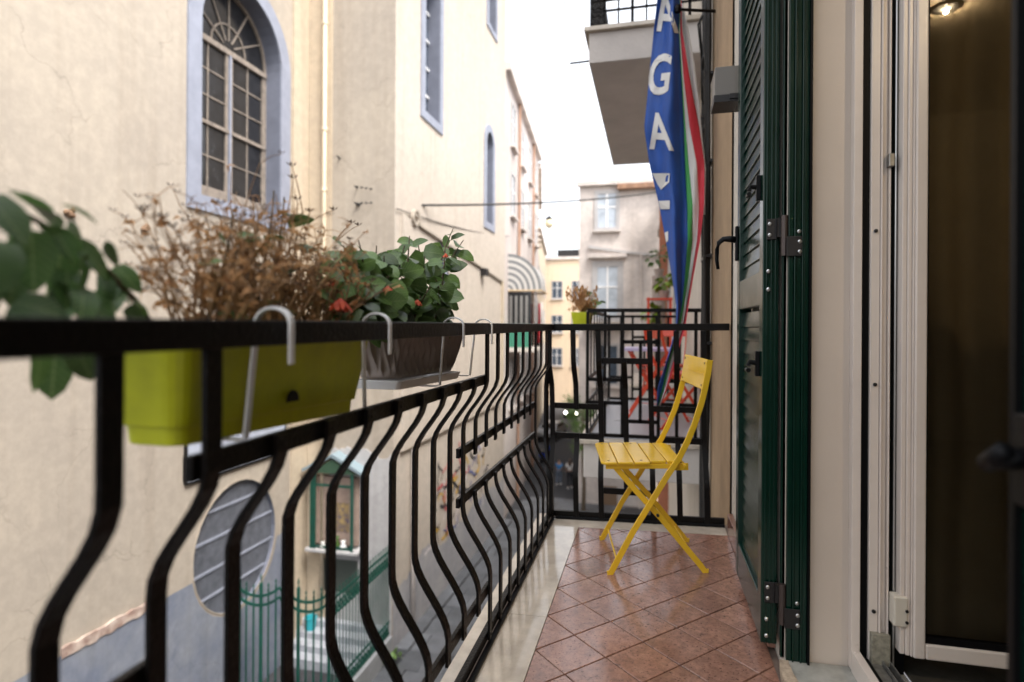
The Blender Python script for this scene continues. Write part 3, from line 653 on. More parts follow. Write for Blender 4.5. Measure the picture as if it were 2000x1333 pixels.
for d in (.1, .35, .6, .85): under(MB().prism(P2.loop(rect(ub-.03, ub+.0, -.6, 1.5), d), P2.n*.1).build('glazing_bar', M_ALU), ba)
under(MB().prism(P2.loop(rect(ub-.05, ub-.001, -.94, .15), .02), P2.n*1.1).build('enclosure_panel', mat('green_panel', (.04, .2, .13), .6)), ba)
for k in range(12): under(MB().tube([P2.p(ub+1.05+.17*k, -.95, 1.25), P2.p(ub+1.05+.17*k, .05, 1.25)], .012, 5).build('balustrade_bar', M_BLACK), ba)
under(MB().tube([P2.p(ub, .07, 1.25), P2.p(ub+3.1, .07, 1.25)], .02, 5).build('hand_rail', M_BLACK), ba)
def washing(name, u, d, w, z0, z1, m, lab):
    V = []; n = 8
    for j in range(5):
        for i in range(n+1):
            t = i/n; V.append(P2.p(ub+u+w*t, z1+(z0-z1)*j/4, d+.05*math.sin(t*11+j*.8)))
    o = MB().add(V, [(j*(n+1)+i, j*(n+1)+i+1, (j+1)*(n+1)+i+1, (j+1)*(n+1)+i) for j in range(4) for i in range(n)]).build(name, m, smooth=True)
    s = o.modifiers.new('thick', 'SOLIDIFY'); s.thickness = .008
    return tag(o, lab, 'laundry')
washing('towel', 1.5, 1.32, .55, -.75, 1.2, M_REDC, 'dark red towel hung on the washing balcony')
washing('bed_sheet', 2.2, 1.34, .9, -.9, 1.3, M_SHIRTW, 'white sheet hung beside the dark red towel')
# lantern on the corner
lt = empty('street_lantern', P2.p(14.55, 7.2), label='round pale street lantern on a wall bracket at the bend', cat='lamp')
under(MB().tube([P2.p(14.55, 7.6, 0), P2.p(14.55, 7.75, .5), P2.p(14.55, 7.5, .8)], .03, 6).build('bracket', M_BLACK), lt)
under(MB().lathe(P2.p(14.55, 6.95, .8), [(.02, -.05), (.25, .1), (.33, .35), (.25, .55), (.08, .62)], 14).build('globe', mat('opal', (.75, .66, .45), .3), smooth=True), lt)
under(MB().lathe(P2.p(14.55, 7.55, .8), [(.3, 0), (.1, .2), (.02, .3)], 12).build('cap', M_BLACK), lt)
# ------------------------------------------------------------------ own building, door reveal, room
XO = .37
PO = Plane((XO, 0, 0), (0, 1, 0), (-1, 0, 0))
own = empty('apartment_building', (XO, 0, -8.4), label='cream painted house wall on the balcony side with the tall glazed door', cat='building')
DO = rect(.15, 1.82, -.95, 1.75)
under(fill([PO.loop([(-6, -9), (2.97, -9), (2.97, 4.6), (-6, 4.6)]), PO.loop(DO)], 'wall', M_OWN), own)
under(MB().ring(PO.loop(DO), PO.loop(DO, -.30)).build('door_reveal', M_REVEAL), own)
under(MB().box(.37, .9, 2.9, 2.97, -9, 4.6).build('wall_end', M_OWN), own)
under(MB().prism([(.375, .16, -.95), (.68, .16, -.95), (.68, 1.815, -.955), (.375, 1.815, -.955)], (0, 0, .012)).build('threshold', M_GREYM, bevel=.003), own)
rs = random.Random(14)
def ragged(x0, x1, y0, y1, z, h, n, j):
    V = [(x0+rs.uniform(-j, j), y0+(y1-y0)*k/n, z) for k in range(n+1)]+[(x1+rs.uniform(-j, j), y0+(y1-y0)*k/n, z) for k in range(n, -1, -1)]
    return MB().prism(V, (0, 0, h))
under(ragged(.355, .385, 1.0, 1.80, -.975, .035, 14, .006).build('broken_mortar_edge', mat('mortar', (.42, .33, .24), .95, var=.35, vscale=60, bump=.8, bscale=160)), own)
under(MB().box(.325, .356, .2, 1.62, -.975, -.942).build('threshold_step', M_MARBLE, bevel=.003), own)
# room behind the door
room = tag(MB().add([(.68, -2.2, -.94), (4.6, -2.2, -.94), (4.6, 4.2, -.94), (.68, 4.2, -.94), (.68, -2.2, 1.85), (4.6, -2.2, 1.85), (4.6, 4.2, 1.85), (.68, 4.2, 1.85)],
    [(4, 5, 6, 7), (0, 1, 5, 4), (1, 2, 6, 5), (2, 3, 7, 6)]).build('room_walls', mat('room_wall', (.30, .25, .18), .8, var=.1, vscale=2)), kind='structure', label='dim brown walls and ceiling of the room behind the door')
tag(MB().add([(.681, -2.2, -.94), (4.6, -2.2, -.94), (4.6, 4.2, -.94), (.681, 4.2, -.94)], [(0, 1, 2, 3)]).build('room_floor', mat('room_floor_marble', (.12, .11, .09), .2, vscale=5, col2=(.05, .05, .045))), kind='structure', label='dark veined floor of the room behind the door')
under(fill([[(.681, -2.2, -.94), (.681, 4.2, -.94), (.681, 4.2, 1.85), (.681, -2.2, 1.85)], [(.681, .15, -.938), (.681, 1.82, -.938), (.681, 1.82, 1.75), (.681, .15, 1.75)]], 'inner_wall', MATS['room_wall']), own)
cl = empty('ceiling_spot', (1.63, -.31, 1.85), label='small lit ceiling spotlight in the room, mirrored in the door glass', cat='lamp')
link('rim', MB().lathe((0, 0, 0), [(.06, 0), (.06, -.01), (.045, -.012)], 20).mesh(), M_STEEL, cl)
spot = bpy.data.lights.new('spot_bulb', 'POINT'); spot.energy = 15; spot.color = (1, .78, .5); spot.shadow_soft_size = .008
so_ = bpy.data.objects.new('spot_bulb', spot); COL.objects.link(so_); so_.parent = cl; so_.location = (0, 0, -.03)
link('bulb', MB().lathe((0, 0, 0), [(.026, -.012), (.026, -.014)], 20).mesh(), M_LAMP, cl)

# white PVC door frame
fr = empty('door_frame', (.6, 1.8, -.94), label='white plastic door frame with black seals fixed in the wall opening', cat='door frame')
zt = 1.74
def prof(x0, x1, y0, y1, m, nm='jamb_profile', z0=-.94, b=.0015): return under(MB().box(x0, x1, y0, y1, z0, zt).build(nm, m, bevel=b), fr)
prof(.541, .563, 1.79, 1.819, M_WPVC); prof(.564, .582, 1.797, 1.819, M_RUBBER, 'seal')
prof(.5835, .606, 1.789, 1.819, M_WPVC); prof(.607, .611, 1.782, 1.819, M_WPVC, 'rib'); prof(.612, .625, 1.793, 1.819, M_WPVC); prof(.626, .630, 1.782, 1.819, M_WPVC, 'rib')
prof(.631, .642, 1.80, 1.819, M_RUBBER, 'seal'); prof(.6425, .6475, 1.79, 1.819, M_STEEL, 'seal_strip'); prof(.648, .675, 1.80, 1.819, M_RUBBER, 'seal')
def sill(x0, x1, z1, m, nm): return under(MB().box(x0, x1, .16, 1.788, -.943, z1).build(nm, m, bevel=.0015), fr)
sill(.541, .563, -.885, M_WPVC, 'sill_profile'); sill(.564, .582, -.90, M_RUBBER, 'sill_seal'); sill(.583, .611, -.905, M_ALU, 'sill_track'); sill(.612, .615, -.893, M_ALU, 'sill_track_rib'); sill(.630, .633, -.893, M_ALU, 'sill_track_rib'); sill(.6155, .6295, -.915, M_ALU, 'sill_track')
under(MB().box(.586, .632, 1.772, 1.79, -.91, -.825).build('corner_block', mat('old_zinc_block', (.28, .26, .2), .6, var=.4, vscale=70), bevel=.002), fr)
for z in (.27, -.15, -.77):
    under(MB().lathe((.595, 1.788, z), [(.005, 0), (.005, -.004), (.002, -.005)], 10, 'y').build('screw', M_DSTEEL), fr)
under(MB().box(.620, .634, 1.768, 1.79, .44, .475).build('lock_keep', M_ALU, bevel=.002), fr)
for z in (-.745, 1.2):
    under(MB().box(.632, .666, 1.752, 1.79, z-.045, z+.035).build('hinge_knuckle', mat('cream_plastic', (.60, .55, .46), .35), bevel=.004), fr)
    for dz in (-.03, .0): under(MB().lathe((.662, 1.751, z+dz), [(.004, 0), (.004, -.003)], 8, 'y').build('screw', M_DSTEEL), fr)
# open door leaf, standing into the room
lf = empty('door_leaf', (.66, 1.75, -.865), label='open white glazed door leaf standing at right angles inside the opening', cat='door')
LZ0, LZ1, LX0, LX1 = -.865, 1.72, .662, 1.24
def lb(x0, x1, y0, y1, z0, z1, m, nm, b=.002): return under(MB().box(x0, x1, y0, y1, z0, z1).build(nm, m, bevel=b), lf)
lb(.650, .6615, 1.762, 1.795, LZ0, LZ1, M_WPVC, 'edge_strip'); lb(LX0, .672, 1.757, 1.80, LZ0, LZ1, M_WPVC, 'edge_strip')
lb(.6725, .6755, 1.751, 1.80, LZ0, LZ1, M_WPVC, 'stile_rib'); lb(.676, .704, 1.745, 1.80, LZ0, LZ1, M_WPVC, 'stile', .004)
lb(.7045, 1.19, 1.745, 1.80, LZ0, -.825, M_WPVC, 'bottom_rail', .004); lb(1.1905, LX1, 1.745, 1.80, LZ0, LZ1, M_WPVC, 'stile', .004); lb(.7045, 1.19, 1.745, 1.80, 1.66, LZ1, M_WPVC, 'top_rail')
lb(.7045, .7085, 1.752, 1.77, -.8245, 1.66, M_RUBBER, 'glass_seal', 0); lb(.709, 1.19, 1.752, 1.77, -.8245, -.808, M_RUBBER, 'glass_seal', 0)
lb(.7085, 1.19, 1.760, 1.764, -.808, 1.66, M_GLASS, 'glass_pane', 0)
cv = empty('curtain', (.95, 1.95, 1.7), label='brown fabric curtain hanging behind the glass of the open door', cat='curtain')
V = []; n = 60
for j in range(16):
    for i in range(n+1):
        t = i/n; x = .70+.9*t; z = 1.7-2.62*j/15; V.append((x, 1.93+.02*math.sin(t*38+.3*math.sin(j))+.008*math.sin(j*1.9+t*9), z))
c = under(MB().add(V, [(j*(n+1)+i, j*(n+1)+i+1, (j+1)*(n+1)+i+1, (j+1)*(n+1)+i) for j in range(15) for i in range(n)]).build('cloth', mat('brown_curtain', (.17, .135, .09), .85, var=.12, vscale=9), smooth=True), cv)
under(MB().tube([(.68, 1.93, 1.71), (1.7, 1.93, 1.71)], .012, 8).build('curtain_rod', M_DSTEEL), cv)

# ------------------------------------------------------------------ green shutters
sf = empty('shutter_frame', (.4, 1.8, -.95), label='fixed dark green shutter frame on the door jamb', cat='frame')
for x0, x1, y0 in ((.366, .378, 1.822), (.3785, .392, 1.806), (.3925, .397, 1.800), (.3975, .412, 1.806), (.4125, .418, 1.800), (.4185, .431, 1.804)):
    under(MB().box(x0, x1, y0-.002, 1.834, -.945, zt).build('moulding', M_GREEN, bevel=.0015), sf)
under(MB().box(.4315, .437, 1.792, 1.834, -.965, zt).build('edge_strip', M_RUBBER), sf)
so = empty('open_shutter', (.337, 1.84, -.92), label='dark green louvred shutter leaf folded flat against the cream wall', cat='shutter')
SX0, SX1, SY0, SY1, SZ0, SZ1 = .316, .360, 1.838, 2.365, -.918, 1.73
def sb(x0, x1, y0, y1, z0, z1, nm, m=M_GREEN, b=.003): return under(MB().box(x0, x1, y0, y1, z0, z1).build(nm, m, bevel=b), so)
sb(SX0, SX1, SY0, SY0+.055, SZ0, SZ1, 'stile'); sb(SX0, SX1, SY1-.055, SY1, SZ0, SZ1, 'stile')
for x in (.325, .338, .349): sb(x, x+.004, SY0-.004, SY0+.001, SZ0+.002, SZ1, 'edge_rib', b=.001)
ya, yb = SY0+.0555, SY1-.0555
for z0, z1 in ((SZ0, -.795), (.07, .175), (1.62, SZ1)): sb(SX0+.001, SX1-.001, ya, yb, z0, z1, 'rail')
def slat(z):
    M = Matrix.Translation((.337, 0, z)) @ Matrix.Rotation(R(-82), 4, 'Y')
    mb = MB(); mb.box(-.027, .027, ya, yb, -.0045, .0045, M); return under(mb.build('louver_slat', M_GREEN, bevel=.002), so)
z = -.775
while z < .05: slat(z); z += .0475
z = .20
while z < 1.60: slat(z); z += .0475
def hinge(z, par=so):
    mb = MB(); mb.box(.325, .352, 1.829, 1.8335, z-.005, z+.055); h = under(mb.build('hinge_plate', M_DSTEEL, bevel=.001), par)
    under(MB().lathe((.369, 1.812, z-.055), [(.0095, 0), (.0095, .115)], 12).build('hinge_pin', mat('brown_metal', (.06, .045, .04), .4, .5)), par)
    under(MB().box(.352, .366, 1.818, 1.8325, z, z+.055).build('hinge_arm', M_DSTEEL), par)
    under(MB().box(.372, .412, 1.795, 1.7985, z-.058, z-.002).build('hinge_plate', M_DSTEEL, bevel=.001), par)
    for x, y, zz in ((.333, 1.829, z+.04), (.333, 1.829, z+.008), (.406, 1.795, z-.018), (.406, 1.795, z-.046), (.406, 1.804, z+.012)):
        under(MB().lathe((x, y, zz), [(.0055, 0), (.0055, -.002), (.003, -.0035)], 12, 'y').build('screw', M_STEEL, smooth=False), par)
hinge(.265); hinge(-.79)
for z in (.168, .115, -.845, -.893): under(MB().lathe((.331, 1.834, z), [(.006, 0), (.006, -.003), (.003, -.005)], 12, 'y').build('bolt_head', M_STEEL), so)
# lever handle on the far stile and two swivel catches on the near one
hd = MB(); hd.box(.304, .316, 2.325, 2.348, .255, .385); hnd = under(hd.build('handle_plate', M_BLACK2, bevel=.004), so)
P = [(.305, 2.336, .335), (.285, 2.336, .338), (.262, 2.336, .338), (.246, 2.336, .325), (.240, 2.336, .30), (.239, 2.336, .26), (.244, 2.336, .225)]
MB().tube(P, [.013, .012, .010, .009, .008, .007, .006], 10).build('lever', M_BLACK2, hnd, smooth=True)
for z in (.415, -.112):
    k_ = sb(.303, .3158, 1.872, 1.888, z-.03, z+.045, 'catch_plate', M_BLACK2, .002)
    MB().tube([(.305, 1.88, z+.01), (.288, 1.88, z+.012), (.283, 1.88, z)], .008, 8).build('catch_arm', M_BLACK2, k_)
    MB().tube([(.283, 1.87, z-.012), (.283, 1.90, z-.012)], .007, 8).build('catch_knob', M_BLACK2, k_)
# closed second leaf beside the camera
sc_ = empty('closed_shutter', (.42, .5, -.92), label='second dark green shutter leaf, closed, with a black latch at its edge', cat='shutter')
for y0, y1 in ((.15, .21), (.715, .772)): under(MB().box(.402, .446, y0, y1, -.918, 1.73).build('stile', M_GREEN, bevel=.003), sc_)
for z0, z1 in ((-.918, -.795), (.07, .175), (1.62, 1.73)): under(MB().box(.403, .445, .2105, .7145, z0, z1).build('rail', M_GREEN, bevel=.003), sc_)
z = -.775
while z < 1.6:
    if not .04 < z < .2: under(MB().box(-.027, .027, .2105, .7145, -.0045, .0045, Matrix.Translation((.424, 0, z)) @ Matrix.Rotation(R(-82), 4, 'Y')).build('louver_slat', M_GREEN), sc_)
    z += .0475
under(MB().box(.394, .4015, .764, .775, -.93, 1.73).build('dark_edge_strip', M_RUBBER), sc_)  # narrow black strip along the leaf's free edge
lt_ = under(MB().box(.388, .4019, .725, .755, -.19, -.09).build('latch_plate', M_BLACK2, bevel=.003), sc_)
MB().tube([(.395, .74, -.135), (.376, .742, -.14), (.366, .75, -.145)], [.011, .012, .009], 10).build('latch_arm', M_BLACK2, lt_, smooth=True)
MB().tube([(.368, .73, -.128), (.368, .765, -.15)], .010, 10).build('latch_knob', M_BLACK2, lt_, smooth=True)
# wall lamp
wl = empty('wall_lamp', (.31, 2.55, 1.0), label='grey box wall lamp fixed to the cream wall above the shutter handle', cat='lamp')
mb = MB(); mb.box(.245, .369, 2.5, 2.62, .945, 1.06); under(mb.build('housing', mat('grey_housing', (.16, .145, .125), .45), bevel=.002), wl)
under(MB().box(.241, .369, 2.494, 2.626, .915, .9445).build('lower_rim', M_DSTEEL, bevel=.001), wl)
under(MB().box(.30, .345, 2.488, 2.4935, .925, .945).build('clip', M_DSTEEL), wl)

# ------------------------------------------------------------------ balcony floor
D2 = .2121/2
slab = MB()
def quad_floor(x0, x1, y0, y1, off): return [(x0, y0, fz(x0, y0)+off), (x1, y0, fz(x1, y0)+off), (x1, y1, fz(x1, y1)+off), (x0, y1, fz(x0, y1)+off)]
slab.prism(quad_floor(-.555, .369, -2.5, 3.02, -.013), (0, 0, -.16))
bf = tag(slab.build('balcony_floor', M_GROUT), kind='structure', label='balcony floor of diagonal terracotta tiles edged in polished cream marble')
RX0, RX1, RY0, RY1 = FX0, .345, -1.2, 2.842
def clip(poly, ax, lim, keep_gt):
    out = []
    for i in range(len(poly)):
        a, b = poly[i], poly[(i+1) % len(poly)]
        ia = (a[ax] > lim) == keep_gt; ib = (b[ax] > lim) == keep_gt
        if ia: out.append(a)
        if ia != ib:
            t = (lim-a[ax])/(b[ax]-a[ax]); out.append((a[0]+(b[0]-a[0])*t, a[1]+(b[1]-a[1])*t))
    return out
g = .0032; rs = random.Random(2)
for i in range(-1, 8):
    for j in range(-36, 4):
        if (i+j) % 2 == 0: continue
        cx, cy = FX0+D2*i, FY0+D2*j; r_ = D2-g
        if cy < -.2: continue
        po = [(cx-r_, cy), (cx, cy-r_), (cx+r_, cy), (cx, cy+r_)]
        for ax, lim, kg in ((0, RX0+.001, True), (0, RX1, False), (1, RY0, True), (1, RY1-.001, False)):
            po = clip(po, ax, lim, kg)
            if len(po) < 3: break
        if len(po) < 3: continue
        mx = sum(p[0] for p in po)/len(po); my = sum(p[1] for p in po)/len(po)
        if max(p[0] for p in po)-min(p[0] for p in po) < .012: continue
        t = rs.uniform(-.0006, .0006); sh_ = .985; n = len(po)
        V = [(x-mx, y-my, fz(x, y)-fz(mx, my)-.012) for x, y in po]+[(x-mx, y-my, fz(x, y)-fz(mx, my)-.0022) for x, y in po]+[((x-mx)*sh_, (y-my)*sh_, fz(x, y)-fz(mx, my)-.0003+t) for x, y in po]
        fs = [(k, (k+1) % n, n+(k+1) % n, n+k) for k in range(n)]+[(n+k, n+(k+1) % n, 2*n+(k+1) % n, 2*n+k) for k in range(n)]+[tuple(range(2*n, 3*n))]
        MB().add(V, fs).build('floor_tile', M_TILE, bf, loc=(mx, my, fz(mx, my)))
for y0, y1 in ((-.5, .72), (.722, 1.95), (1.952, 2.842)):
    MB().prism(quad_floor(-.478, FX0-.0006, y0, y1, -.012), (0, 0, .0125)).build('marble_strip', M_MARBLE, bf, bevel=.0008)
MB().prism(quad_floor(-.478, .345, 2.843, 2.955, -.012), (0, 0, .0128)).build('marble_strip', M_MARBLE, bf, bevel=.0008)
for y0, y1 in ((-.5, 1.2), (1.202, 3.06)): MB().prism(quad_floor(-.575, -.525, y0, y1, -.045), (0, 0, .033)).build('marble_nosing', M_MARBLE, bf, bevel=.004)
for k in range(3):
    y0, y1 = 1.9+.32*k, 1.9+.32*k+.318
    y1 = min(y1, 2.958); q = quad_floor(.346, .3695, y0, y1, -.004)
    MB().prism(q, (0, 0, .098)).build('skirting_tile', M_TILE, bf, bevel=.002)

# ------------------------------------------------------------------ wrought iron railing
rail = empty('balcony_railing', (-.49, 2.9, -.96), label='black wrought iron railing with belly-shaped flat bars around the near balcony', cat='railing')
def bel(z, side=0):     # how far the bar swells outwards at height z
    return .076*smooth(-.165, -.315, z) - .090*smooth(-.565, -.765, z)
def rz(y): return .0045+.005*y          # top of the hand rail
RXp, RYp = -.498, 2.962
def pathL(y, z0, z1, o=0):
    n = max(3, int(abs(z1-z0)/.022)); return [(RXp-bel(z)+o, y, z) for z in [z0+(z1-z0)*k/n for k in range(n+1)]]
def pathB(x, z0, z1, o=0):
    n = max(3, int(abs(z1-z0)/.022)); return [(x+.026*(ZT-z), RYp+bel(z)-o, z) for z in [z0+(z1-z0)*k/n for k in range(n+1)]]
ZT, ZM, ZA, ZB, ZC, ZBOT = -.012, -.164, -.407, -.562, -.812, -.962
def rivet(mb, p, ax):
    mb.lathe(p, [(.0035, 0), (.0035, .0012), (.0015, .002)], 8, ax)
rj = random.Random(19)
def balL(k, z0, z1):
    y = .449+.13*k+rj.uniform(-.0015, .0015); mb = MB(); mb.sweep(pathL(y, z0, z1, .004+rj.uniform(-.001, .001)), (0, 1, 0), .0255, .0075)
    for z in (z0-.02 if z0 < z1 else z0-.014, z1+.014): rivet(mb, (RXp-bel(z)+.0075, y, z), 'x')
    under(mb.build('baluster', M_BLACK, bevel=.0012), rail)
def balB(x, z0, z1):
    mb = MB(); mb.sweep(pathB(x, z0, z1, .004), (1, 0, 0), .0265, .008)
    for z in (z0-.014, z1+.014): rivet(mb, (x+.026*(ZT-z), RYp+bel(z)-.0095, z), 'y')
    under(mb.build('baluster', M_BLACK, bevel=.0012), rail)
for k in range(-4, 20):
    if k in (1, 10, 19): balL(k, ZT, ZBOT)
    elif 2 <= k <= 9: balL(k, ZM+.016, ZC-.016)
    else: balL(k, ZT, ZA-.017); balL(k, ZB+.017, ZBOT)
def barL(z, k0, k1, ext=.022):
    x = RXp-bel(z)-.0085; mb = MB(); mb.sweep([(x, .449+.13*k0-ext, z+.0014*k0), (x, .449+.13*k1+ext, z+.0014*k0)], (0, 0, 1), .030, .012); under(mb.build('cross_bar', M_BLACK, bevel=.0015), rail)
barL(ZM, 1, 10); barL(ZC, 1, 10); barL(ZA, 10, 19, .02); barL(ZB, 10, 19, .02); barL(ZA, -5, 1); barL(ZB, -5, 1)
for i in range(7):
    x = -.513+.126*i
    if i in (0, 2, 4, 6): balB(x, ZT, ZBOT)
    elif i in (1, 5): balB(x, ZT, ZA-.017); balB(x, ZB+.017, ZBOT)
    else: balB(x, ZM+.016, ZC-.016)
def barB(z, i0, i1):
    y = RYp+bel(z)+.0085; mb = MB(); ln_ = .026*(ZT-z); mb.sweep([(-.513+.126*i0-.01+ln_, y, z), (-.513+.126*i1+.01+ln_, y, z)], (0, 0, 1), .030, .012); under(mb.build('cross_bar', M_BLACK, bevel=.0015), rail)
for z in (ZA, ZB): barB(z, 0, 2); barB(z, 4, 6)
for z in (ZM, ZC): barB(z, 2, 4)
# corner post follows the belly outwards both ways
mb = MB(); zs = [ZT+(ZBOT-ZT)*k/40 for k in range(41)]
mb.tube([(RXp-.012-bel(z)*.35, RYp+.012+bel(z)*.9, z) for z in zs], .015, 6); under(mb.build('corner_post', M_BLACK), rail)
x0, x1 = RXp-.024, RXp+.012
under(MB().prism([(x0, -.4, rz(-.4)), (x1, -.4, rz(-.4)), (x1, RYp+.02, rz(RYp)), (x0, RYp+.02, rz(RYp))], (0, 0, -.034)).build('hand_rail', M_BLACK, bevel=.003), rail)
zt_ = rz(RYp); under(MB().prism([(x1+.0005, RYp-.014, zt_), (.362, RYp-.014, zt_+.006), (.362, RYp+.02, zt_+.006), (x1+.0005, RYp+.02, zt_)], (0, 0, -.034)).build('hand_rail', M_BLACK, bevel=.003), rail)
def fq(x0, x1, y0, y1, o): return quad_floor(x0, x1, y0, y1, o)
under(MB().prism(fq(-.508, -.488, -.4, RYp, .012), (0, 0, .028)).build('bottom_rail', M_BLACK, bevel=.002), rail)
under(MB().prism(fq(-.487, -.471, -.4, 2.94, .0015), (0, 0, .012)).build('floor_edge_strip', M_BLACK2, bevel=.003), rail)
under(MB().prism(fq(-.50, .345, RYp-.012, RYp+.008, .012), (0, 0, .028)).build('bottom_rail', M_BLACK, bevel=.002), rail)
under(MB().prism(fq(-.47, .345, 2.938, 2.9495, .0015), (0, 0, .014)).build('floor_edge_strip', M_BLACK2, bevel=.003), rail)
# ------------------------------------------------------------------ folding chairs
def folding_chair(label, m, loc, rz_, tilt=(0, 0), group=None):
    t = empty('folding_chair', loc, rz_, label, 'chair', group); t.rotation_euler = (tilt[0], tilt[1], rz_)
    up = [(-.200, .004), (-.186, .006), (-.174, .028), (-.096, .169), (-.027, .279), (.042, .390), (.085, .452), (.118, .515), (.150, .59), (.178, .675), (.193, .735), (.205, .79), (.212, .835)]
    lo = [(.196, .004), (.182, .006), (.168, .026), (.022, .209), (-.077, .322), (-.165, .428)]
    for s in (-1, 1):
        b = link('back_upright', MB().sweep([(x, s*.186, z) for x, z in up], (0, 1, 0), .009, .023).mesh(), m, t); bv(b)
        b = link('leg', MB().sweep([(x, s*.162, z) for x, z in lo], (0, 1, 0), .009, .023).mesh(), m, t); bv(b)
        link('pivot_bolt', MB().lathe((-.0, s*.193, .235), [(.006, -.004), (.006, .004), (.003, .006)], 10, 'y').mesh(), M_DSTEEL, t)
        link('seat_bracket', MB().box(.06, .125, s*.168-.004, s*.168+.004, .405, .432).mesh(), m, t)
    xs = [-.214, -.150, -.086, -.022, .042, .106]
    for k in range(5):
        w = .19 if k < 3 else .172; a, b_ = xs[k]+.0016, xs[k+1]-.0016
        mb = MB(); e = .008
        if k == 0: pl = [(a+.012, -w), (b_, -w), (b_, w), (a+.012, w), (a, w-.02), (a, -w+.02)]
        elif k == 4: pl = [(a, -w), (b_-.012, -w), (b_, -w+.025), (b_, w-.025), (b_-.012, w), (a, w)]
        else: pl = [(a, -w), (b_, -w), (b_, w), (a, w)]
        mb.prism([(x, y, .431) for x, y in pl], (0, 0, .011)); o = link('seat_slat', mb.mesh(), m, t); bv(o, .003)
        if k in (0, 2):
            for s in (-1, 1): link('screw', MB().lathe((a+.03, s*(w-.03), .442), [(.005, 0), (.004, .0015)], 8).mesh(), M_DSTEEL, t)
    for y in (-.17, .17): o = link('seat_rail', MB().box(-.195, .09, y-.006, y+.006, .412, .4305).mesh(), m, t); bv(o)
    mb = MB(); M = Matrix.Translation((.195, 0, .778)) @ Matrix.Rotation(R(10), 4, 'Y')
    rr = .016; hw, hh_ = .186, .060; lp = []
    for cx, cz, a0 in ((hw-rr, hh_-rr, 0), (-hw+rr, hh_-rr, 90), (-hw+rr, -hh_+rr, 180), (hw-rr, -hh_+rr, 270)):
        lp += [(cx+rr*math.cos(R(a0+q*22.5)), cz+rr*math.sin(R(a0+q*22.5))) for q in range(5)]
    mb.prism([M @ Vector((-.005, y, z)) for y, z in lp], M.to_3x3() @ Vector((.010, 0, 0))); bk_ = link('backrest', mb.mesh(), m, t); bv(bk_, .003)
    mb = MB(); mb.box(-.0068, -.0045, -.18, .18, -.002, .002, M); link('backrest_rib', mb.mesh(), m, bk_)
    for y in (-.165, .165):
        for z in (-.043, .043): link('screw', MB().lathe(M @ Vector((-.0052, y, z)), [(.004, 0), (.004, -.002)], 8, 'x').mesh(), M_DSTEEL, bk_)
    link('front_stretcher', MB().tube([(-.160, -.182, .05), (-.160, .182, .05)], .004, 6).mesh(), m, t)
    link('rear_stretcher', MB().tube([(.135, -.158, .07), (.135, .158, .07)], .004, 6).mesh(), m, t)
    link('pivot_rod', MB().tube([(.112, -.19, .425), (.112, .19, .425)], .005, 6).mesh(), m, t)
    return t
def bv(o, w=.0018):
    b = o.modifiers.new('bevel', 'BEVEL'); b.width = w; b.segments = 2; b.limit_method = 'ANGLE'
folding_chair('bright yellow metal folding chair on the terracotta tiles by the end railing', M_YELLOW, (.003, 2.54, fz(.003, 2.54)+.0005), .165, (FSY, -FSX))

# ------------------------------------------------------------------ planters on brackets
def rbox(mb, x0, x1, y0, y1, z, r, n=5):
    L = []
    for cx, cy, a0 in ((x1-r, y1-r, 0), (x0+r, y1-r, 90), (x0+r, y0+r, 180), (x1-r, y0+r, 270)):
        L += [(cx+r*math.cos(R(a0+90*q/n)), cy+r*math.sin(R(a0+90*q/n)), z) for q in range(n+1)]
    return L
def loft(loops, cap0=True):
    mb = MB(); n = len(loops[0]); V = [p for l in loops for p in l]
    fs = [(n*i+k, n*i+(k+1) % n, n*i+n+(k+1) % n, n*i+n+k) for i in range(len(loops)-1) for k in range(n)]
    if cap0: fs.append(tuple(range(n))[::-1])
    return mb.add(V, fs)
gp = empty('lime_planter', (-.62, .82, -.15), label='long lime green plastic trough planter hung outside the railing', cat='planter')
mbx = MB(); lay = [(-.150, .031, .022), (-.149, .029, .022), (-.126, .027, .022), (-.1255, .022, .024), (-.012, .002, .03), (-.010, -.003, .03), (.000, -.003, .03), (.000, .006, .028), (-.03, .010, .028)]
def gz(y): return -.008-.035*(y-.82)
gl = [[(x, y, z+gz(y)) for x, y, z in rbox(None, -.682+i, -.537-i, .578+i, 1.075-i, z, r)] for z, i, r in lay]
under(loft(gl).build('trough', M_LIME, smooth=False, bevel=.001), gp)
under(MB().prism([(x, y, -.02+gz(y)) for x, y, z in rbox(None, -.668, -.55, .605, 1.06, 0, .025)], (0, 0, -.003)).build('soil', M_SOIL), gp)
under(MB().prism([(-.548, .815+.016*math.cos(a), -.118+.018*math.sin(a)) for a in [math.pi*k/8 for k in range(9)]], (.002, 0, 0)).build('overflow_hole', M_BLACK2), gp)
tp_ = empty('taupe_planter', (-.62, 1.37, -.12), label='taupe fluted flower box hung outside the railing beyond the lime one', cat='planter')
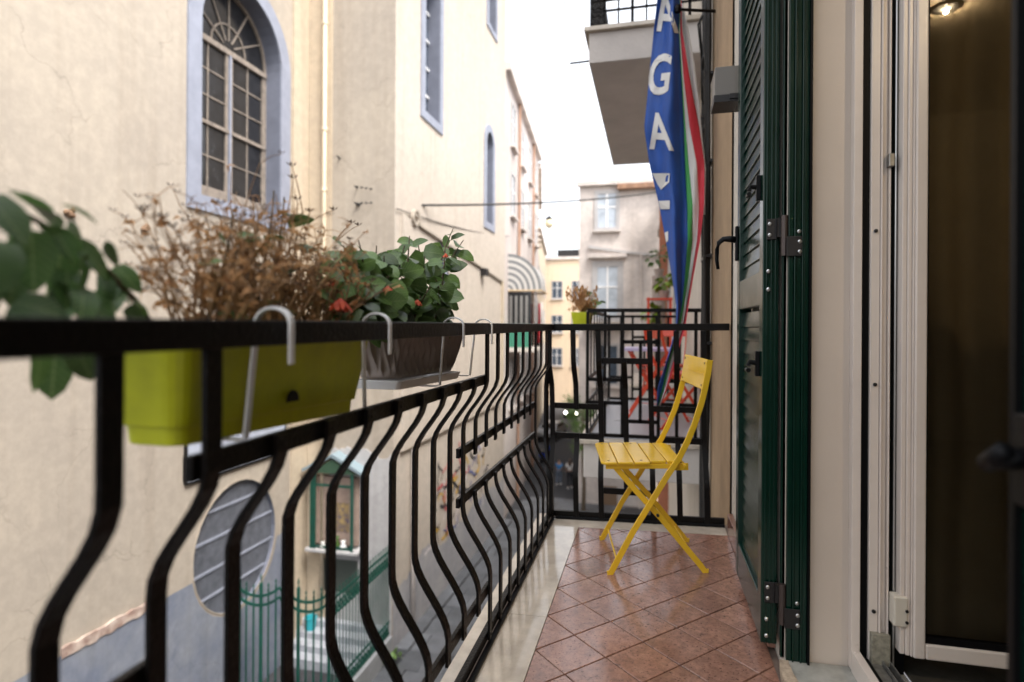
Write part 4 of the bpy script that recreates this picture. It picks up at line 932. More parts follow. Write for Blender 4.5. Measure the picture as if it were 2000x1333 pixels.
def flute(y0, y1, i, z, amp):
    """outline with scalloped long sides"""
    x0, x1 = -.70+i, -.54-i; n = 96; out = []; L = y1-y0-2*i
    base = rbox(None, x0, x1, y0+i, y1-i, z, .03, 6)
    pts = []
    # resample evenly
    per = [Vector(p) for p in base]; per.append(per[0]); ds = [0]
    for a, b in zip(per, per[1:]): ds.append(ds[-1]+(b-a).length)
    N = 900
    for k in range(N):
        s = ds[-1]*k/N
        for q in range(len(ds)-1):
            if ds[q] <= s <= ds[q+1]:
                t = (s-ds[q])/max(1e-9, ds[q+1]-ds[q]); p = per[q].lerp(per[q+1], t); d = (per[q+1]-per[q]).normalized() if ds[q+1] > ds[q] else Vector((0, 1, 0)); break
        nn = Vector((d.y, -d.x, 0)); q_ = (s/.036) % 1; q_ = min(q_, 1-q_)*.036; w = 1-math.exp(-(q_/.0035)**2)
        pts.append(p - nn*amp*w); 
    return pts
lays = [(-.124, .034, .0), (-.122, .031, .0), (-.115, .027, .002), (-.100, .021, .013), (-.06, .010, .017), (-.02, .002, .015), (-.008, -.001, .001), (-.006, -.003, 0), (.004, -.003, 0), (.004, .006, 0), (-.02, .010, 0)]
fl2 = [[(p.x, p.y, p.z-.02*(p.y-1.37)) for p in flute(1.215, 1.685, i, z, a)] for z, i, a in lays]
under(loft(fl2).build('box', M_TAUPE, smooth=True), tp_)
under(MB().prism([(x, y, -.016-.02*(y-1.37)) for x, y, z in rbox(None, -.685, -.555, 1.235, 1.665, 0, .02)], (0, 0, -.003)).build('soil', M_SOIL), tp_)
under(loft([[(x, y, z-.02*(y-1.37)) for x, y, z in rbox(None, -.68+i, -.553-i, 1.235+i, 1.67-i, z, .012)] for z, i in ((-.147, .006), (-.128, 0), (-.126, 0), (-.126, .004), (-.140, .006))]).build('drip_tray', M_WHITEP, bevel=.001), tp_)
def bracket(y, zb, yb, lab, m=M_WHITEP, w=.011):
    b = empty('planter_bracket', (-.49, y, .02), label=lab, cat='bracket', group='white hook brackets over the hand rail')
    arc = [(-.478, y, -.052), (-.478, y, -.005)]+[(-.5055+.0275*math.cos(a), y, .003+.022*math.sin(a)) for a in [math.pi*k/10 for k in range(11)]]+[(-.533, y, -.01)]
    P = arc+[(-.534, y+(yb-y)*.5, zb*.5), (-.535, yb, zb)]
    under(MB().sweep(P[:13], (0, 1, 0), w, .004).build('hook', m, bevel=.001), b)
    under(MB().sweep(P[12:]+[(-.545, yb, zb-.002), (-.66, yb, zb-.002)], (0, 1, 0), w*.9, .004).build('strap', m, bevel=.0008), b)
bracket(.708, -.153, .69, 'white hook bracket over the hand rail at the near half of the lime planter')
bracket(1.018, -.175, 1.03, 'white hook bracket over the hand rail at the far end of the lime planter')
bracket(1.462, -.152, 1.44, 'slim white hook bracket over the hand rail at the taupe flower box')
bracket(1.742, -.145, 1.70, 'slim white hook bracket past the end of the taupe flower box')

# ------------------------------------------------------------------ plants in the planters
LF = [leafmesh(.050, .043, .16, .2, .6, k) for k in range(6)]
for m_ in LF: m_.materials.append(M_LEAF)
def leafy(name, label, loc, stems, n_per, scale, seed, meshes=LF, hang=.35, face=Vector((0, 0, 1))):
    rs = random.Random(seed); e = empty(name, loc, label=label, cat='plant'); L0 = Vector(loc)
    for P in stems:
        P = [Vector(p)-L0 for p in P]; sm = []
        for k in range(13):                      # quadratic bend through three points
            t = k/12; sm.append(P[0]*(1-t)**2+P[1]*2*t*(1-t)+P[2]*t*t)
        link('stem', MB().tube(sm, [.0035*(1-.6*k/12) for k in range(13)], 5).mesh(smooth=True), M_STEM, e)
        for q in range(n_per):
            t = .18+.82*(q+.5*rs.random())/n_per; p = sm[min(12, int(t*12))]
            a = q*2.4+rs.uniform(-.5, .5); d = Vector((math.cos(a), math.sin(a), rs.uniform(-hang-.4, .55)))
            o = link('leaf', rs.choice(meshes), None, e)
            o.matrix_local = Matrix.Translation(p+d.normalized()*.012) @ orient(d, face+Vector((rs.gauss(0, .35), rs.gauss(0, .35), rs.gauss(0, .3))), rs.uniform(-.4, .4)) @ Matrix.Scale(scale*rs.uniform(.6, 1.15), 4)
    return e
rs = random.Random(31); stems = []
def zsoil(y): return -.018-.02*(y-1.37)
for (px_, py_, xx) in ((885, 447, -.64), (905, 470, -.60), (800, 462, -.63), (790, 480, -.58), (775, 500, -.66), (735, 480, -.63), (700, 470, -.60), (680, 495, -.66), (830, 500, -.60), (660, 520, -.58), (690, 545, -.57), (760, 540, -.57), (850, 545, -.58), (720, 560, -.58), (640, 560, -.6), (870, 480, -.62), (815, 470, -.66), (750, 500, -.60), (715, 500, -.66), (670, 480, -.62), (840, 560, -.56), (790, 575, -.56), (740, 590, -.56), (690, 590, -.56), (870, 580, -.57), (650, 590, -.57)):
    tip = atX(px_, py_, xx); y0 = min(1.64, max(1.26, tip.y+rs.uniform(-.1, .08)))
    if tip.y > 1.7: y0 = 1.58
    b0 = Vector((-.62+rs.uniform(-.03, .03), y0, zsoil(y0))); md = b0.lerp(tip, .5)+Vector((rs.uniform(-.03, .03), rs.uniform(-.04, .02), .04)); stems.append((b0, md, tip))
fu = leafy('flowering_plant', 'bushy green plant with orange flowers in the taupe flower box', (-.62, 1.37, -.02), stems, 16, 1.15, 41, hang=.6, face=Vector((.6, -.55, .6)))
def flower(px_, py_, xx, s=1):
    c = atX(px_, py_, xx)-Vector(fu.location); mb = MB(); rr = random.Random(int(px_))
    for k in range(7):
        a = k*.9; d = Vector((math.cos(a), math.sin(a), -.9)).normalized(); x = d.cross(Vector((0, 0, 1))).normalized()*.006*s
        p1 = c+d*.011*s; p2 = c+d*.022*s+Vector((0, 0, -.004))
        mb.add([c, p1+x, p2+x*.6, p2-x*.6, p1-x], [(0, 1, 2, 3, 4)])
    o = link('flower', mb.mesh(smooth=False), M_FLOWER, fu); return o
for a in ((665, 582, -.555, 1.15), (672, 590, -.553, 1), (656, 588, -.556, .9), (757, 558, -.555, .9), (815, 585, -.56, .8), (870, 495, -.6, .6), (648, 545, -.58, .6)): flower(*a)
# a few fresh shoots among the dry stems
shs = []
for (px_, py_) in ((535, 372), (555, 385), (455, 412), (470, 430), (580, 450), (505, 420)):
    tip = atX(px_, py_, -.62); y0 = min(1.04, max(.6, tip.y-.06)); b0 = Vector((-.62, y0, -.02)); shs.append((b0, b0.lerp(tip, .5)+Vector((0, .02, .02)), tip))
leafy('green_shoots', 'fresh green shoots rising among the dry stems in the lime planter', (-.62, .85, -.02), shs, 4, .8, 17, hang=.0)
# broad-leaved plant leaning out at the near end
LB = [leafmesh(.088, .058, .16, .22, .6, 10+k) for k in range(5)]
for m_ in LB: m_.materials.append(M_LEAF2)
bp = empty('broad_leaf_plant', (-.62, .60, -.02), label='broad-leaved dark green plant drooping at the near end of the lime planter', cat='plant'); BL = Vector(bp.location); rs = random.Random(77)
st = [atX(x, y, -.62)-BL for x, y in ((300, 640), (262, 585), (200, 520), (140, 470), (60, 425), (-40, 380), (-140, 370))]
link('stem', MB().tube(st, [.004, .004, .0035, .003, .003, .0025, .002], 6).mesh(smooth=True), M_STEM, bp)
for (x, y, dx, dy, s) in ((20, 372, 90, 40, 1), (-30, 380, 100, 90, 1), (60, 400, 100, 45, 1.0), (95, 440, 90, 90, 1), (10, 420, 20, 110, 1.05), (60, 450, 10, 110, 1.1), (120, 470, -10, 110, 1.05), (150, 480, 80, 60, .95),
        (160, 500, 10, 100, 1.0), (-10, 470, 10, 120, 1.1), (40, 500, -30, 110, 1), (90, 520, 20, 110, 1), (205, 530, 10, 90, .95), (230, 555, 60, 60, .8), (140, 560, -30, 60, .9), (10, 570, -40, 40, .9), (180, 590, -80, 30, .9), (250, 590, 40, 50, .7),
        (80, 590, -70, 30, .9), (-40, 500, 0, 110, 1.1), (110, 680, -10, 80, 1.0), (150, 670, 20, 60, .8), (75, 680, 10, 80, .85), (120, 400, 90, 30, .6), (130, 440, 80, 110, .9), (200, 480, 70, 60, .6), (215, 560, 10, 60, .8), (190, 570, -10, 60, .8), (245, 600, 30, 30, .7), (160, 560, 15, 70, .9), (130, 530, 10, 90, .9), (225, 520, 70, 60, .7), (270, 590, 30, 60, .6), (175, 600, 60, 30, .7), (30, 590, 80, 20, .8)):
    xx = -.62+rs.uniform(-.035, .03); p = atX(x, y, xx)-BL; q = atX(x+dx, y+dy, xx+rs.uniform(-.05, .05))-BL
    o = link('leaf', rs.choice(LB), None, bp); o.matrix_local = Matrix.Translation(p) @ orient(q-p, Vector((rs.uniform(.3, 1), rs.uniform(-.8, .1), .8)), rs.uniform(-.5, .5)) @ Matrix.Scale(s*.68, 4)
# dried-out plant
dp_ = empty('dry_plant', (-.62, .83, -.02), label='dried brown tangle of stems and seed heads in the lime planter', cat='plant'); DL = Vector(dp_.location); rs = random.Random(5)
ms, ml, mh = MB(), MB(), MB()
for k in range(230):
    b0 = Vector((rs.uniform(-.045, .045), rs.uniform(-.14, .2), 0)); sp = rs.random()
    tipy = b0.y*1.25+rs.gauss(0, .06); tip = Vector((b0.x*1.6+rs.gauss(0, .045), max(-.165, min(.30, tipy)), (.10+.10*rs.random())*(1.25-.8*abs(tipy)/.3) + (.06 if rs.random() < .12 else 0)))
    md = b0.lerp(tip, .5)+Vector((rs.gauss(0, .02), rs.gauss(0, .02), .02)); pts = []
    for q in range(6):
        t = q/5; pts.append(b0*(1-t)**2+md*2*t*(1-t)+tip*t*t)
    ms.tube(pts, [.0017, .0015, .0013, .0011, .0009, .0007], 4, caps=False)
    for q in range(3):                                 # side twigs
        p = pts[rs.randint(2, 5)]; e_ = p+Vector((rs.gauss(0, .022), rs.gauss(0, .022), rs.uniform(-.005, .03))); ms.tube([p, p.lerp(e_, .5)+Vector((0, 0, .004)), e_], [.0009, .0007, .0005], 3, caps=False)
        if rs.random() < .5:
            for a in range(4):
                d = Vector((math.cos(a*1.57), math.sin(a*1.57), .7))*.0045; mh.add([e_, e_+d+Vector((.0016, 0, 0)), e_+d*1.5, e_+d-Vector((.0016, 0, 0))], [(0, 1, 2, 3)])
    for q in range(4):                                 # shrivelled leaves
        p = pts[rs.randint(1, 5)]+Vector((rs.gauss(0, .006), rs.gauss(0, .006), 0)); d = Vector((rs.gauss(0, 1), rs.gauss(0, 1), rs.uniform(-1.2, .5))).normalized(); x = d.cross(Vector((rs.gauss(0, 1), rs.gauss(0, 1), 1))).normalized()
        l = rs.uniform(.012, .032); w = rs.uniform(.002, .0055); n_ = x.cross(d)
        c1 = p+d*l*.5+n_*l*.18; c2 = p+d*l*.9-n_*l*rs.uniform(-.3, .3)
        ml.add([p-x*w*.3, p+x*w*.3, c1+x*w+n_*w*.6, c1, c1-x*w+n_*w*.6, c2], [(0, 1, 2, 3), (0, 3, 4), (3, 2, 5), (4, 3, 5)])
for (px_, py_, bx, by) in ((280, 415, 345, 500), (318, 427, 360, 490), (570, 326, 596, 450), (572, 350, 560, 420), (300, 490, 350, 510), (282, 532, 340, 545), (278, 570, 290, 530), (335, 445, 360, 500), (345, 598, 330, 570), (652, 412, 600, 440), (605, 415, 590, 450), (580, 392, 575, 450), (700, 442, 660, 470), (687, 437, 655, 470), (500, 395, 500, 460), (430, 400, 440, 470)):
    t = atX(px_, py_, -.62)-DL; b = atX(bx, by, -.62)-DL; md = b.lerp(t, .6)+Vector((0, .008, .012)); ms.tube([b*(1-q/6)**2+md*2*q/6*(1-q/6)+t*(q/6)**2 for q in range(7)], [.0012, .0012, .0011, .001, .0009, .0008, .0007], 4, caps=False)
    for a in range(5):
        d = Vector((math.cos(a*1.26), math.sin(a*1.26), .8))*.006; mh.add([t, t+d+Vector((.002, 0, 0)), t+d*1.6, t+d-Vector((.002, 0, 0))], [(0, 1, 2, 3)])
for nm, q, m_ in (('dry_stems', ms, M_DRYS), ('dry_leaves', ml, M_DRY), ('seed_heads', mh, mat('seed_head', (.07, .035, .02), .8))): tag(link(nm, q.mesh(nm), m_, dp_), kind='stuff')
# ------------------------------------------------------------------ next house on the right side, cables, upper and next balcony
nh = empty('neighbour_building', (.37, 3.2, -8.4), label='old brown plastered house front joining the cream wall, hung with cables', cat='building')
PN = Plane((.385, 0, 0), (0, 1, 0), (-1, 0, 0))
under(MB().prism(PN.loop(rect(2.972, 3.95, -9, 6.4), .015), (.3, 0, 0)).build('tuff_pilaster', M_STONE), nh)
under(MB().prism(PN.loop(rect(3.952, 29.7, -10, 6.4)), (.3, 0, 0)).build('wall', M_OWN), nh)
for u in (8.2, 12.5, 17, 22):
    for z in (-.6, 3.0): hwin(nh, PN, u, u+1.0, z, z+2.2)
under(MB().box(.16, .384, 13.3, 13.7, -9, 4).build('brick_buttress', mat('terracotta_render', (.36, .13, .07), .8, var=.2, vscale=3)), nh)
rs = random.Random(9)
cb = empty('cable_bundle', (.35, 4.05, 0), label='bundle of black cables running up the wall beside the banner', cat='cables')
for k in range(11):
    y0 = 3.98+rs.uniform(-.12, .16); pts = []; ph = rs.uniform(0, 6)
    for q in range(46):
        z = -5+q*.2; pts.append((.352-.012*(k % 3)+.012*noise.noise(Vector((k, z*1.3, 0))), y0+.05*noise.noise(Vector((z*.9, k*3.1, 1)))+.025*math.sin(z*1.1+ph), z))
    under(MB().tube(pts, rs.choice((.006, .009, .013)), 6).build('cable', M_CABLE, smooth=True), cb)
for z in (-.1, .45, 1.05, 1.6): under(MB().box(.322, .37, 3.86, 4.16, z, z+.018).build('cable_clip', M_DSTEEL), cb)
for k in range(5):
    z0 = rs.uniform(.9, 2.2); under(MB().tube([(.335, 3.95+.04*k, z0), (.30-.03*rs.random(), 3.9, z0-.12), (.31, 4.0, z0-.32), (.345, 4.1, z0-.4)], .006, 5).build('cable_loop', M_CABLE, smooth=True), cb)

def slab_balcony(name, label, x0, y0, y1, zt, th, soffit=M_SOFFIT):
    e = empty(name, (x0, y0, zt), label=label, cat='balcony')
    under(MB().box(x0, .383, y0, y1, zt-th, zt).build('slab', soffit, bevel=.006), e)
    under(MB().box(x0-.035, .383, y0-.035, y1+.035, zt+.001, zt+.035).build('slab_edge', M_MARBLE, bevel=.004), e)
    return e
ub_ = slab_balcony('upper_balcony', 'balcony overhead with a plain grey soffit and ornate black railing', -.48, 4.52, 7.42, 2.27, .235)
zb = 2.306
def ur(p, nm, side, w, t): return under(MB().sweep(p, side, w, t).build(nm, M_BLACK), ub_)
for i, x in enumerate([-.47+.105*k for k in range(9)]):
    ur([(x, 4.56, zb), (x, 4.56, zb+.95)], 'rail_bar', (1, 0, 0), .022 if i % 2 else .012, .012)
for z in (.02, .14, .22, .5, .93): ur([(-.47, 4.56, zb+z), (.37, 4.56, zb+z)], 'rail_bar', (0, 0, 1), .014, .012)
for x in (-.44, -.39):
    for k in range(14):
        z = zb+.03+k*.06
        for s in (-1, 1): under(MB().tube([(x, 4.555, z), (x+s*.022, 4.553, z+.02), (x+s*.034, 4.553, z+.05)], [.005, .007, .001], 5).build('iron_leaf', M_BLACK), ub_)
for k in range(26):
    y = 4.56+.1*k; ur([(-.47, y, zb), (-.47, y, zb+.95)], 'rail_bar', (0, 1, 0), .014, .012)
for z in (.02, .93): ur([(-.47, 4.56, zb+z), (-.47, 7.15, zb+z)], 'rail_bar', (0, 0, 1), .014, .012)
tv = empty('line_bracket', (-.5, 4.6, 2.07), label='thin iron clothes line bracket sticking out from the overhead balcony', cat='bracket')
under(MB().tube([(-.46, 4.62, 2.10), (-.64, 4.62, 2.095)], .007, 6).build('arm', M_BLACK), tv); under(MB().tube([(-.56, 4.62, 2.09), (-.575, 4.62, 1.99), (-.60, 4.62, 1.93)], .002, 4).build('loose_wire', M_CABLE), tv)

nb = slab_balcony('next_balcony', 'neighbouring balcony with cream edge and geometric black railing beyond the yellow chair', -.48, 4.30, 6.75, -.845, .25, M_CONC)
under(MB().box(-.44, .37, 4.34, 6.7, -.8095, -.803).build('floor_tiles', mat('grey_floor_tile', (.34, .34, .36), .3, var=.1, vscale=5)), nb)
zn = -.803
def nr(p, side, w=.024, t=.010): return under(MB().sweep(p, side, w, t).build('rail_bar', M_BLACK), nb)
for y, xs_ in ((4.36, None), (6.68, None)):
    for i in range(7):
        x = -.46+.128*i
        if i in (0, 2, 4, 6): nr([(x, y, zn), (x, y, .12)], (1, 0, 0))
        elif i in (1, 5): nr([(x, y, zn), (x, y, -.55)], (1, 0, 0)); nr([(x, y, -.38), (x, y, .12)], (1, 0, 0))
        else: nr([(x, y, -.68), (x, y, -.1)], (1, 0, 0))
    for z, a, b in ((-.55, 0, 2), (-.38, 0, 2), (-.55, 4, 6), (-.38, 4, 6), (-.1, 2, 4), (-.68, 2, 4), (-.79, 0, 6.4), (.13, 0, 6.4)): nr([(-.46+.128*a, y, z), (-.46+.128*b, y, z)], (0, 0, 1), .028)
for k in range(1, 18):
    y = 4.36+.129*k; q = k % 6
    if k % 2: continue
    if q in (0, 3): nr([(-.46, y, zn), (-.46, y, .12)], (0, 1, 0))
    else: nr([(-.46, y, zn), (-.46, y, -.55)], (0, 1, 0)); nr([(-.46, y, -.38), (-.46, y, .12)], (0, 1, 0))
for z in (.13, -.38, -.55, -.79): nr([(-.46, 4.36, z), (-.46, 6.68, z)], (0, 0, 1), .028)
folding_chair('orange red metal folding chair on the next balcony, near the small table', M_RED, (.20, 5.0, zn), R(200), group='orange red folding chairs')
folding_chair('orange red metal folding chair at the far end of the next balcony', M_RED, (.12, 6.15, zn), R(75), group='orange red folding chairs')
tb = empty('bistro_table', (-.02, 5.55, zn), label='small lilac topped bistro table between the orange red chairs', cat='table')
link('table_top', MB().box(-.22, .22, -.24, .24, .60, .625).mesh(), M_LILAC, tb)
for s in (-1, 1): link('leg', MB().tube([(-.18*s, -.2, 0), (.18*s, -.2, .6)], .010, 6).mesh(), M_RED, tb); link('leg', MB().tube([(-.18*s, .2, 0), (.18*s, .2, .6)], .010, 6).mesh(), M_RED, tb)
# pots on the next balcony's railing
np_ = empty('rail_pot', (-.53, 4.6, .0), label='lime green rail pot on the next balcony holding a dry bush', cat='planter')
under(loft([rbox(None, -.60+i, -.46-i, 4.45+i, 4.8-i, z, .02) for z, i in ((-.02, .02), (.11, 0), (.12, 0), (.12, .01))]).build('pot', M_LIME), np_)
rs = random.Random(6); mdry = MB(); PD = empty('dry_bush', (-.53, 4.6, .12), label='brown dry bush in the lime rail pot on the next balcony', cat='plant')
for k in range(160):
    a = rs.uniform(0, 6.28); d = Vector((math.cos(a)*rs.random()*.13, math.sin(a)*rs.random()*.16, rs.uniform(.02, .2))); x = Vector((rs.gauss(0, 1), rs.gauss(0, 1), rs.gauss(0, 1))).normalized()*.012
    mdry.add([d-x, d+Vector((0, 0, .02)), d+x, d-Vector((0, 0, .02))], [(0, 1, 2, 3)]); mdry.tube([(0, 0, 0), d*.5+Vector((0, 0, .02)), d], .002, 3, caps=False)
tag(link('dry_twigs', mdry.mesh(), M_DRY, PD), kind='stuff')
leafy('rail_plant', 'green leafy plant standing up beside the dry bush on the next balcony', (-.50, 4.78, .1), [((-.50, 4.78, .1), (-.50, 4.8, .2), (-.49, 4.82, .30)), ((-.50, 4.78, .1), (-.47, 4.8, .16), (-.44, 4.84, .22)), ((-.49, 4.78, .1), (-.53, 4.76, .2), (-.56, 4.74, .34))], 9, 1.5, 3)
LL = [leafmesh(.12, .07, .2, .25, 0, 50+k) for k in range(3)]
for m_ in LL: m_.materials.append(M_LEAFL)
LDk = [leafmesh(.10, .05, .2, .25, 0, 60+k) for k in range(3)]
for m_ in LDk: m_.materials.append(M_LEAF2)
fb = slab_balcony('far_balcony', 'further balcony beyond the next one with lime shrubs', -.3, 9.2, 11.4, -.9, .25, M_CONC)
rf = empty('red_stand', (.12, 9.6, -.865), label='red wooden plant stand on the further balcony', cat='plant stand')
for x in (-.17, .17):
    for y in (-.12, .12): link('post', MB().box(x-.02, x+.02, y-.02, y+.02, 0, 1.35).mesh(), M_RED, rf)
for z in (.3, .8, 1.31): link('shelf', MB().box(-.20, .20, -.15, .15, z, z+.03).mesh(), M_RED, rf)
for (x, y, z, s, msh, lab) in ((.2, 9.62, .48, .26, LL, 'lime green shrub on top of the red plant stand'), (.02, 9.65, -.03, .24, LL, 'lime green shrub on the middle shelf of the red plant stand'), (.12, 10.4, .9, .45, LDk, 'tall dark green shrub behind the red plant stand')):
    e = empty('shrub', (x, y, z), label=lab, cat='plant'); rr = random.Random(int(x*100+y*10))
    link('pot', MB().lathe((0, 0, 0), [(.06, 0), (.09, .12), (.08, .12), (.055, .02)], 10).mesh(), M_TAUPE, e)
    if z > .8: link('trunk', MB().tube([(0, 0, .1), (0.02, 0, s)], [.012, .006], 5).mesh(), M_STEM, e); link('tall_pot', MB().lathe((0, 0, 0), [(.1, -.865-z), (.12, 0)], 10).mesh(), M_TAUPE, e)
    for k in range(46):
        d = Vector((rr.gauss(0, 1), rr.gauss(0, 1), rr.gauss(0, 1))).normalized(); c = Vector((0, 0, .12+s*.55))+Vector((d.x*s*.42, d.y*s*.42, d.z*s*.5))*rr.random()**.4
        o = link('leaf', rr.choice(msh), None, e); o.matrix_local = Matrix.Translation(c) @ orient(d+Vector((0, 0, -.3)), roll=rr.uniform(-1, 1)) @ Matrix.Scale(rr.uniform(.7, 1.2), 4)

# ------------------------------------------------------------------ banner
YB = 3.72
fg = empty('football_banner', (.08, YB, 1.9), label='long blue banner with white letters and a green, white and red edge', cat='banner')
rows = [(-90, 1292, 1327, 1328, 1329, 1330), (0, 1284, 1328, 1328.6, 1329.4, 1331), (60, 1277, 1326, 1327, 1328, 1332), (150, 1268, 1331, 1332.5, 1335, 1347), (250, 1258, 1336, 1339, 1347, 1366), (320, 1268, 1338, 1345, 1361, 1376),
        (400, 1287, 1342, 1353, 1366, 1375), (470, 1300, 1343, 1353, 1361, 1367), (540, 1312, 1338, 1345, 1350, 1354), (600, 1321, 1332, 1336, 1340, 1344), (640, 1320, 1323, 1328, 1333, 1338), (700, 1303, 1307, 1311, 1316, 1322), (760, 1284, 1293, 1297, 1300, 1304), (792, 1283, 1285, 1287, 1289, 1290)]
def rowat(y):
    for a, b in zip(rows, rows[1:]):
        if a[0] <= y <= b[0]:
            t = (y-a[0])/(b[0]-a[0]); return [a[i]+(b[i]-a[i])*t for i in range(1, 6)]
    return list(rows[-1][1:])
def fold(y, u):   # cloth folds: depth offset for column u (0..1)
    return .05*math.sin(u*7.0+y*.006)+.03*math.sin(u*15+y*.013+1)*(.4+.6*u)+.02*math.sin(y*.02+u*3)+.012*noise.noise(Vector((u*9, y*.03, 4)))+.006*noise.noise(Vector((u*22, y*.02, 9)))
def fpt(px_, y, off=0):
    r_ = rowat(y); u = (px_-r_[0])/max(1e-6, r_[4]-r_[0]); return atY(px_, y, YB+fold(y, u)+off)
def strip(name, i0, i1, m, n, off=0):
    V = []; ys_ = list(range(-90, 793, 14))
    for y in ys_:
        r_ = rowat(y)
        for k in range(n+1): V.append(fpt(r_[i0]+(r_[i1]-r_[i0])*k/n, y, off))
    o = MB().add(V, [(j*(n+1)+i, j*(n+1)+i+1, (j+1)*(n+1)+i+1, (j+1)*(n+1)+i) for j in range(len(ys_)-1) for i in range(n)]).build(name, m, smooth=True)
    s = o.modifiers.new('thick', 'SOLIDIFY'); s.thickness = .0015; s.offset = 1
    return under(o, fg)
def grad(name, a, b):
    m = mat(name, tuple((x+y)/2 for x, y in zip(a, b)), .75); return m
BLU = mat('banner_blue', (.008, .062, .29), .6, var=.15, vscale=12); GRN = mat('banner_green', (.05, .30, .07), .7); WHT = mat('banner_white', (.62, .60, .57), .75); RD = mat('banner_red', (.52, .03, .045), .7)
strip('blue_field', 0, 1, BLU, 16); strip('green_stripe', 1, 2, GRN, 5); strip('white_stripe', 2, 3, WHT, 6); strip('red_stripe', 3, 4, RD, 5)
V = []; bk = [(20, 1331, 1337), (60, 1332, 1345), (120, 1338, 1356), (200, 1352, 1366), (280, 1366, 1373), (330, 1374, 1379), (420, 1373, 1377)]
for y, a, b in bk: V += [atY(a+(b-a)*k/4, y, YB+.12+.03*math.sin(k*1.5)) for k in range(5)]
o = under(MB().add(V, [(j*5+i, j*5+i+1, (j+1)*5+i+1, (j+1)*5+i) for j in range(len(bk)-1) for i in range(4)]).build('white_lining', WHT, smooth=True), fg)
def letter(ch, cx, cy, w, h, rot=0, shear=0):
    cu = bpy.data.curves.new('glyph', 'FONT'); cu.body = ch; cu.offset = .022; cu.resolution_u = 4
    t = bpy.data.objects.new('glyph', cu); COL.objects.link(t); bpy.context.view_layer.update()
    me = bpy.data.meshes.new_from_object(t.evaluated_get(bpy.context.evaluated_depsgraph_get())); bpy.data.objects.remove(t)
    bm = bmesh.new(); bm.from_mesh(me); bmesh.ops.remove_doubles(bm, verts=bm.verts, dist=1e-5); bmesh.ops.triangulate(bm, faces=bm.faces)
    bmesh.ops.subdivide_edges(bm, edges=[e for e in bm.edges if e.calc_length() > .12], cuts=3, use_grid_fill=False)
    bmesh.ops.triangulate(bm, faces=bm.faces)
    xs_ = [v.co.x for v in bm.verts]; ys_ = [v.co.y for v in bm.verts]; x0, x1, y0, y1 = min(xs_), max(xs_), min(ys_), max(ys_)
    for v in bm.verts:
        a = ((v.co.x-x0)/(x1-x0)-.5)*w; b = -((v.co.y-y0)/(y1-y0)-.5)*h; a += shear*b; b += rot*a
        v.co = fpt(cx+a, cy+b, -.006)
    bm.to_mesh(me); bm.free(); o = link('letter', me, WHT); o.data.materials.clear(); o.data.materials.append(WHT)
    return under(o, fg)
letter('A', 1301, 24, 44, 78, .1, .08); letter('G', 1288, 146, 42, 80, -.12, -.12); letter('A', 1288, 257, 48, 72, .08, .12)
def patch(pts):
    under(MB().add([fpt(x, y, -.006) for x, y in pts], [tuple(range(len(pts)))]).build('letter', WHT), fg)
patch([(1274, 339), (1308, 339), (1307, 356), (1291, 371), (1284, 360)]); patch([(1286, 393), (1308, 392), (1308, 409), (1290, 409)]); patch([(1298, 455), (1305, 452), (1305, 470), (1301, 474)])
under(MB().tube([atY(1318, 18, YB-.04), atY(1345, 20, YB), Vector((.37, YB+.05, atY(1345, 20, YB).z))], .009, 6).build('rod', M_BLACK), fg)
under(MB().lathe(atY(1324, 18, YB-.05), [(.018, -.02), (.022, 0), (.018, .02)], 8).build('knot', M_BLACK), fg)

# ------------------------------------------------------------------ overhead wires
def wire(name, a, b, sag, r, label):
    a, b = Vector(a), Vector(b); P = [a.lerp(b, k/24)-Vector((0, 0, sag*4*(k/24)*(1-k/24))) for k in range(25)]
    return tag(MB().tube(P, r, 5).build(name, M_CABLE, smooth=True), label, 'wire')
A = atY(697, 400, YW-.08); B = PC.p(4.6, atY(1280, 372, 29.9).z, .05)
wire('street_cable', A, B, .25, .035, 'thick sagging cable strung from the church corner across to the weathered house')
wire('thin_cable', atX(775, 408, XW+.05), P2.p(1.0, 4.3, .1), .15, .015, 'thin cable looped along the church wing wall')
wire('phone_wire', (-.9, 5.0, 4.2), (-1.3, 9.5, 4.4), .05, .005, 'fine wire crossing the sky left of the overhead balcony')
for k, (px_, py_) in enumerate(((697, 400), (697, 368), (663, 310))):
    p = atY(px_, py_, YW-.02); e = empty('wall_hook', p, label=['iron wall hook with insulator anchoring the thick cable', 'second iron insulator above the cable anchor on the church return wall', 'small iron spike high on the church return wall beside the drain pipe'][k], cat='hook')
    link('spike', MB().tube([(0, .02, 0), (.02, -.16, .02)], .02, 6).mesh(), M_DSTEEL, e)
    if k < 2:
        for q in range(4): link('insulator', MB().lathe((.08+.12*q, -.14+.02*q, -.02*q*(1 if k else -.2)-.0), [(.015, -.04), (.03, 0), (.015, .04)], 8, 'x').mesh(), M_DSTEEL, e)

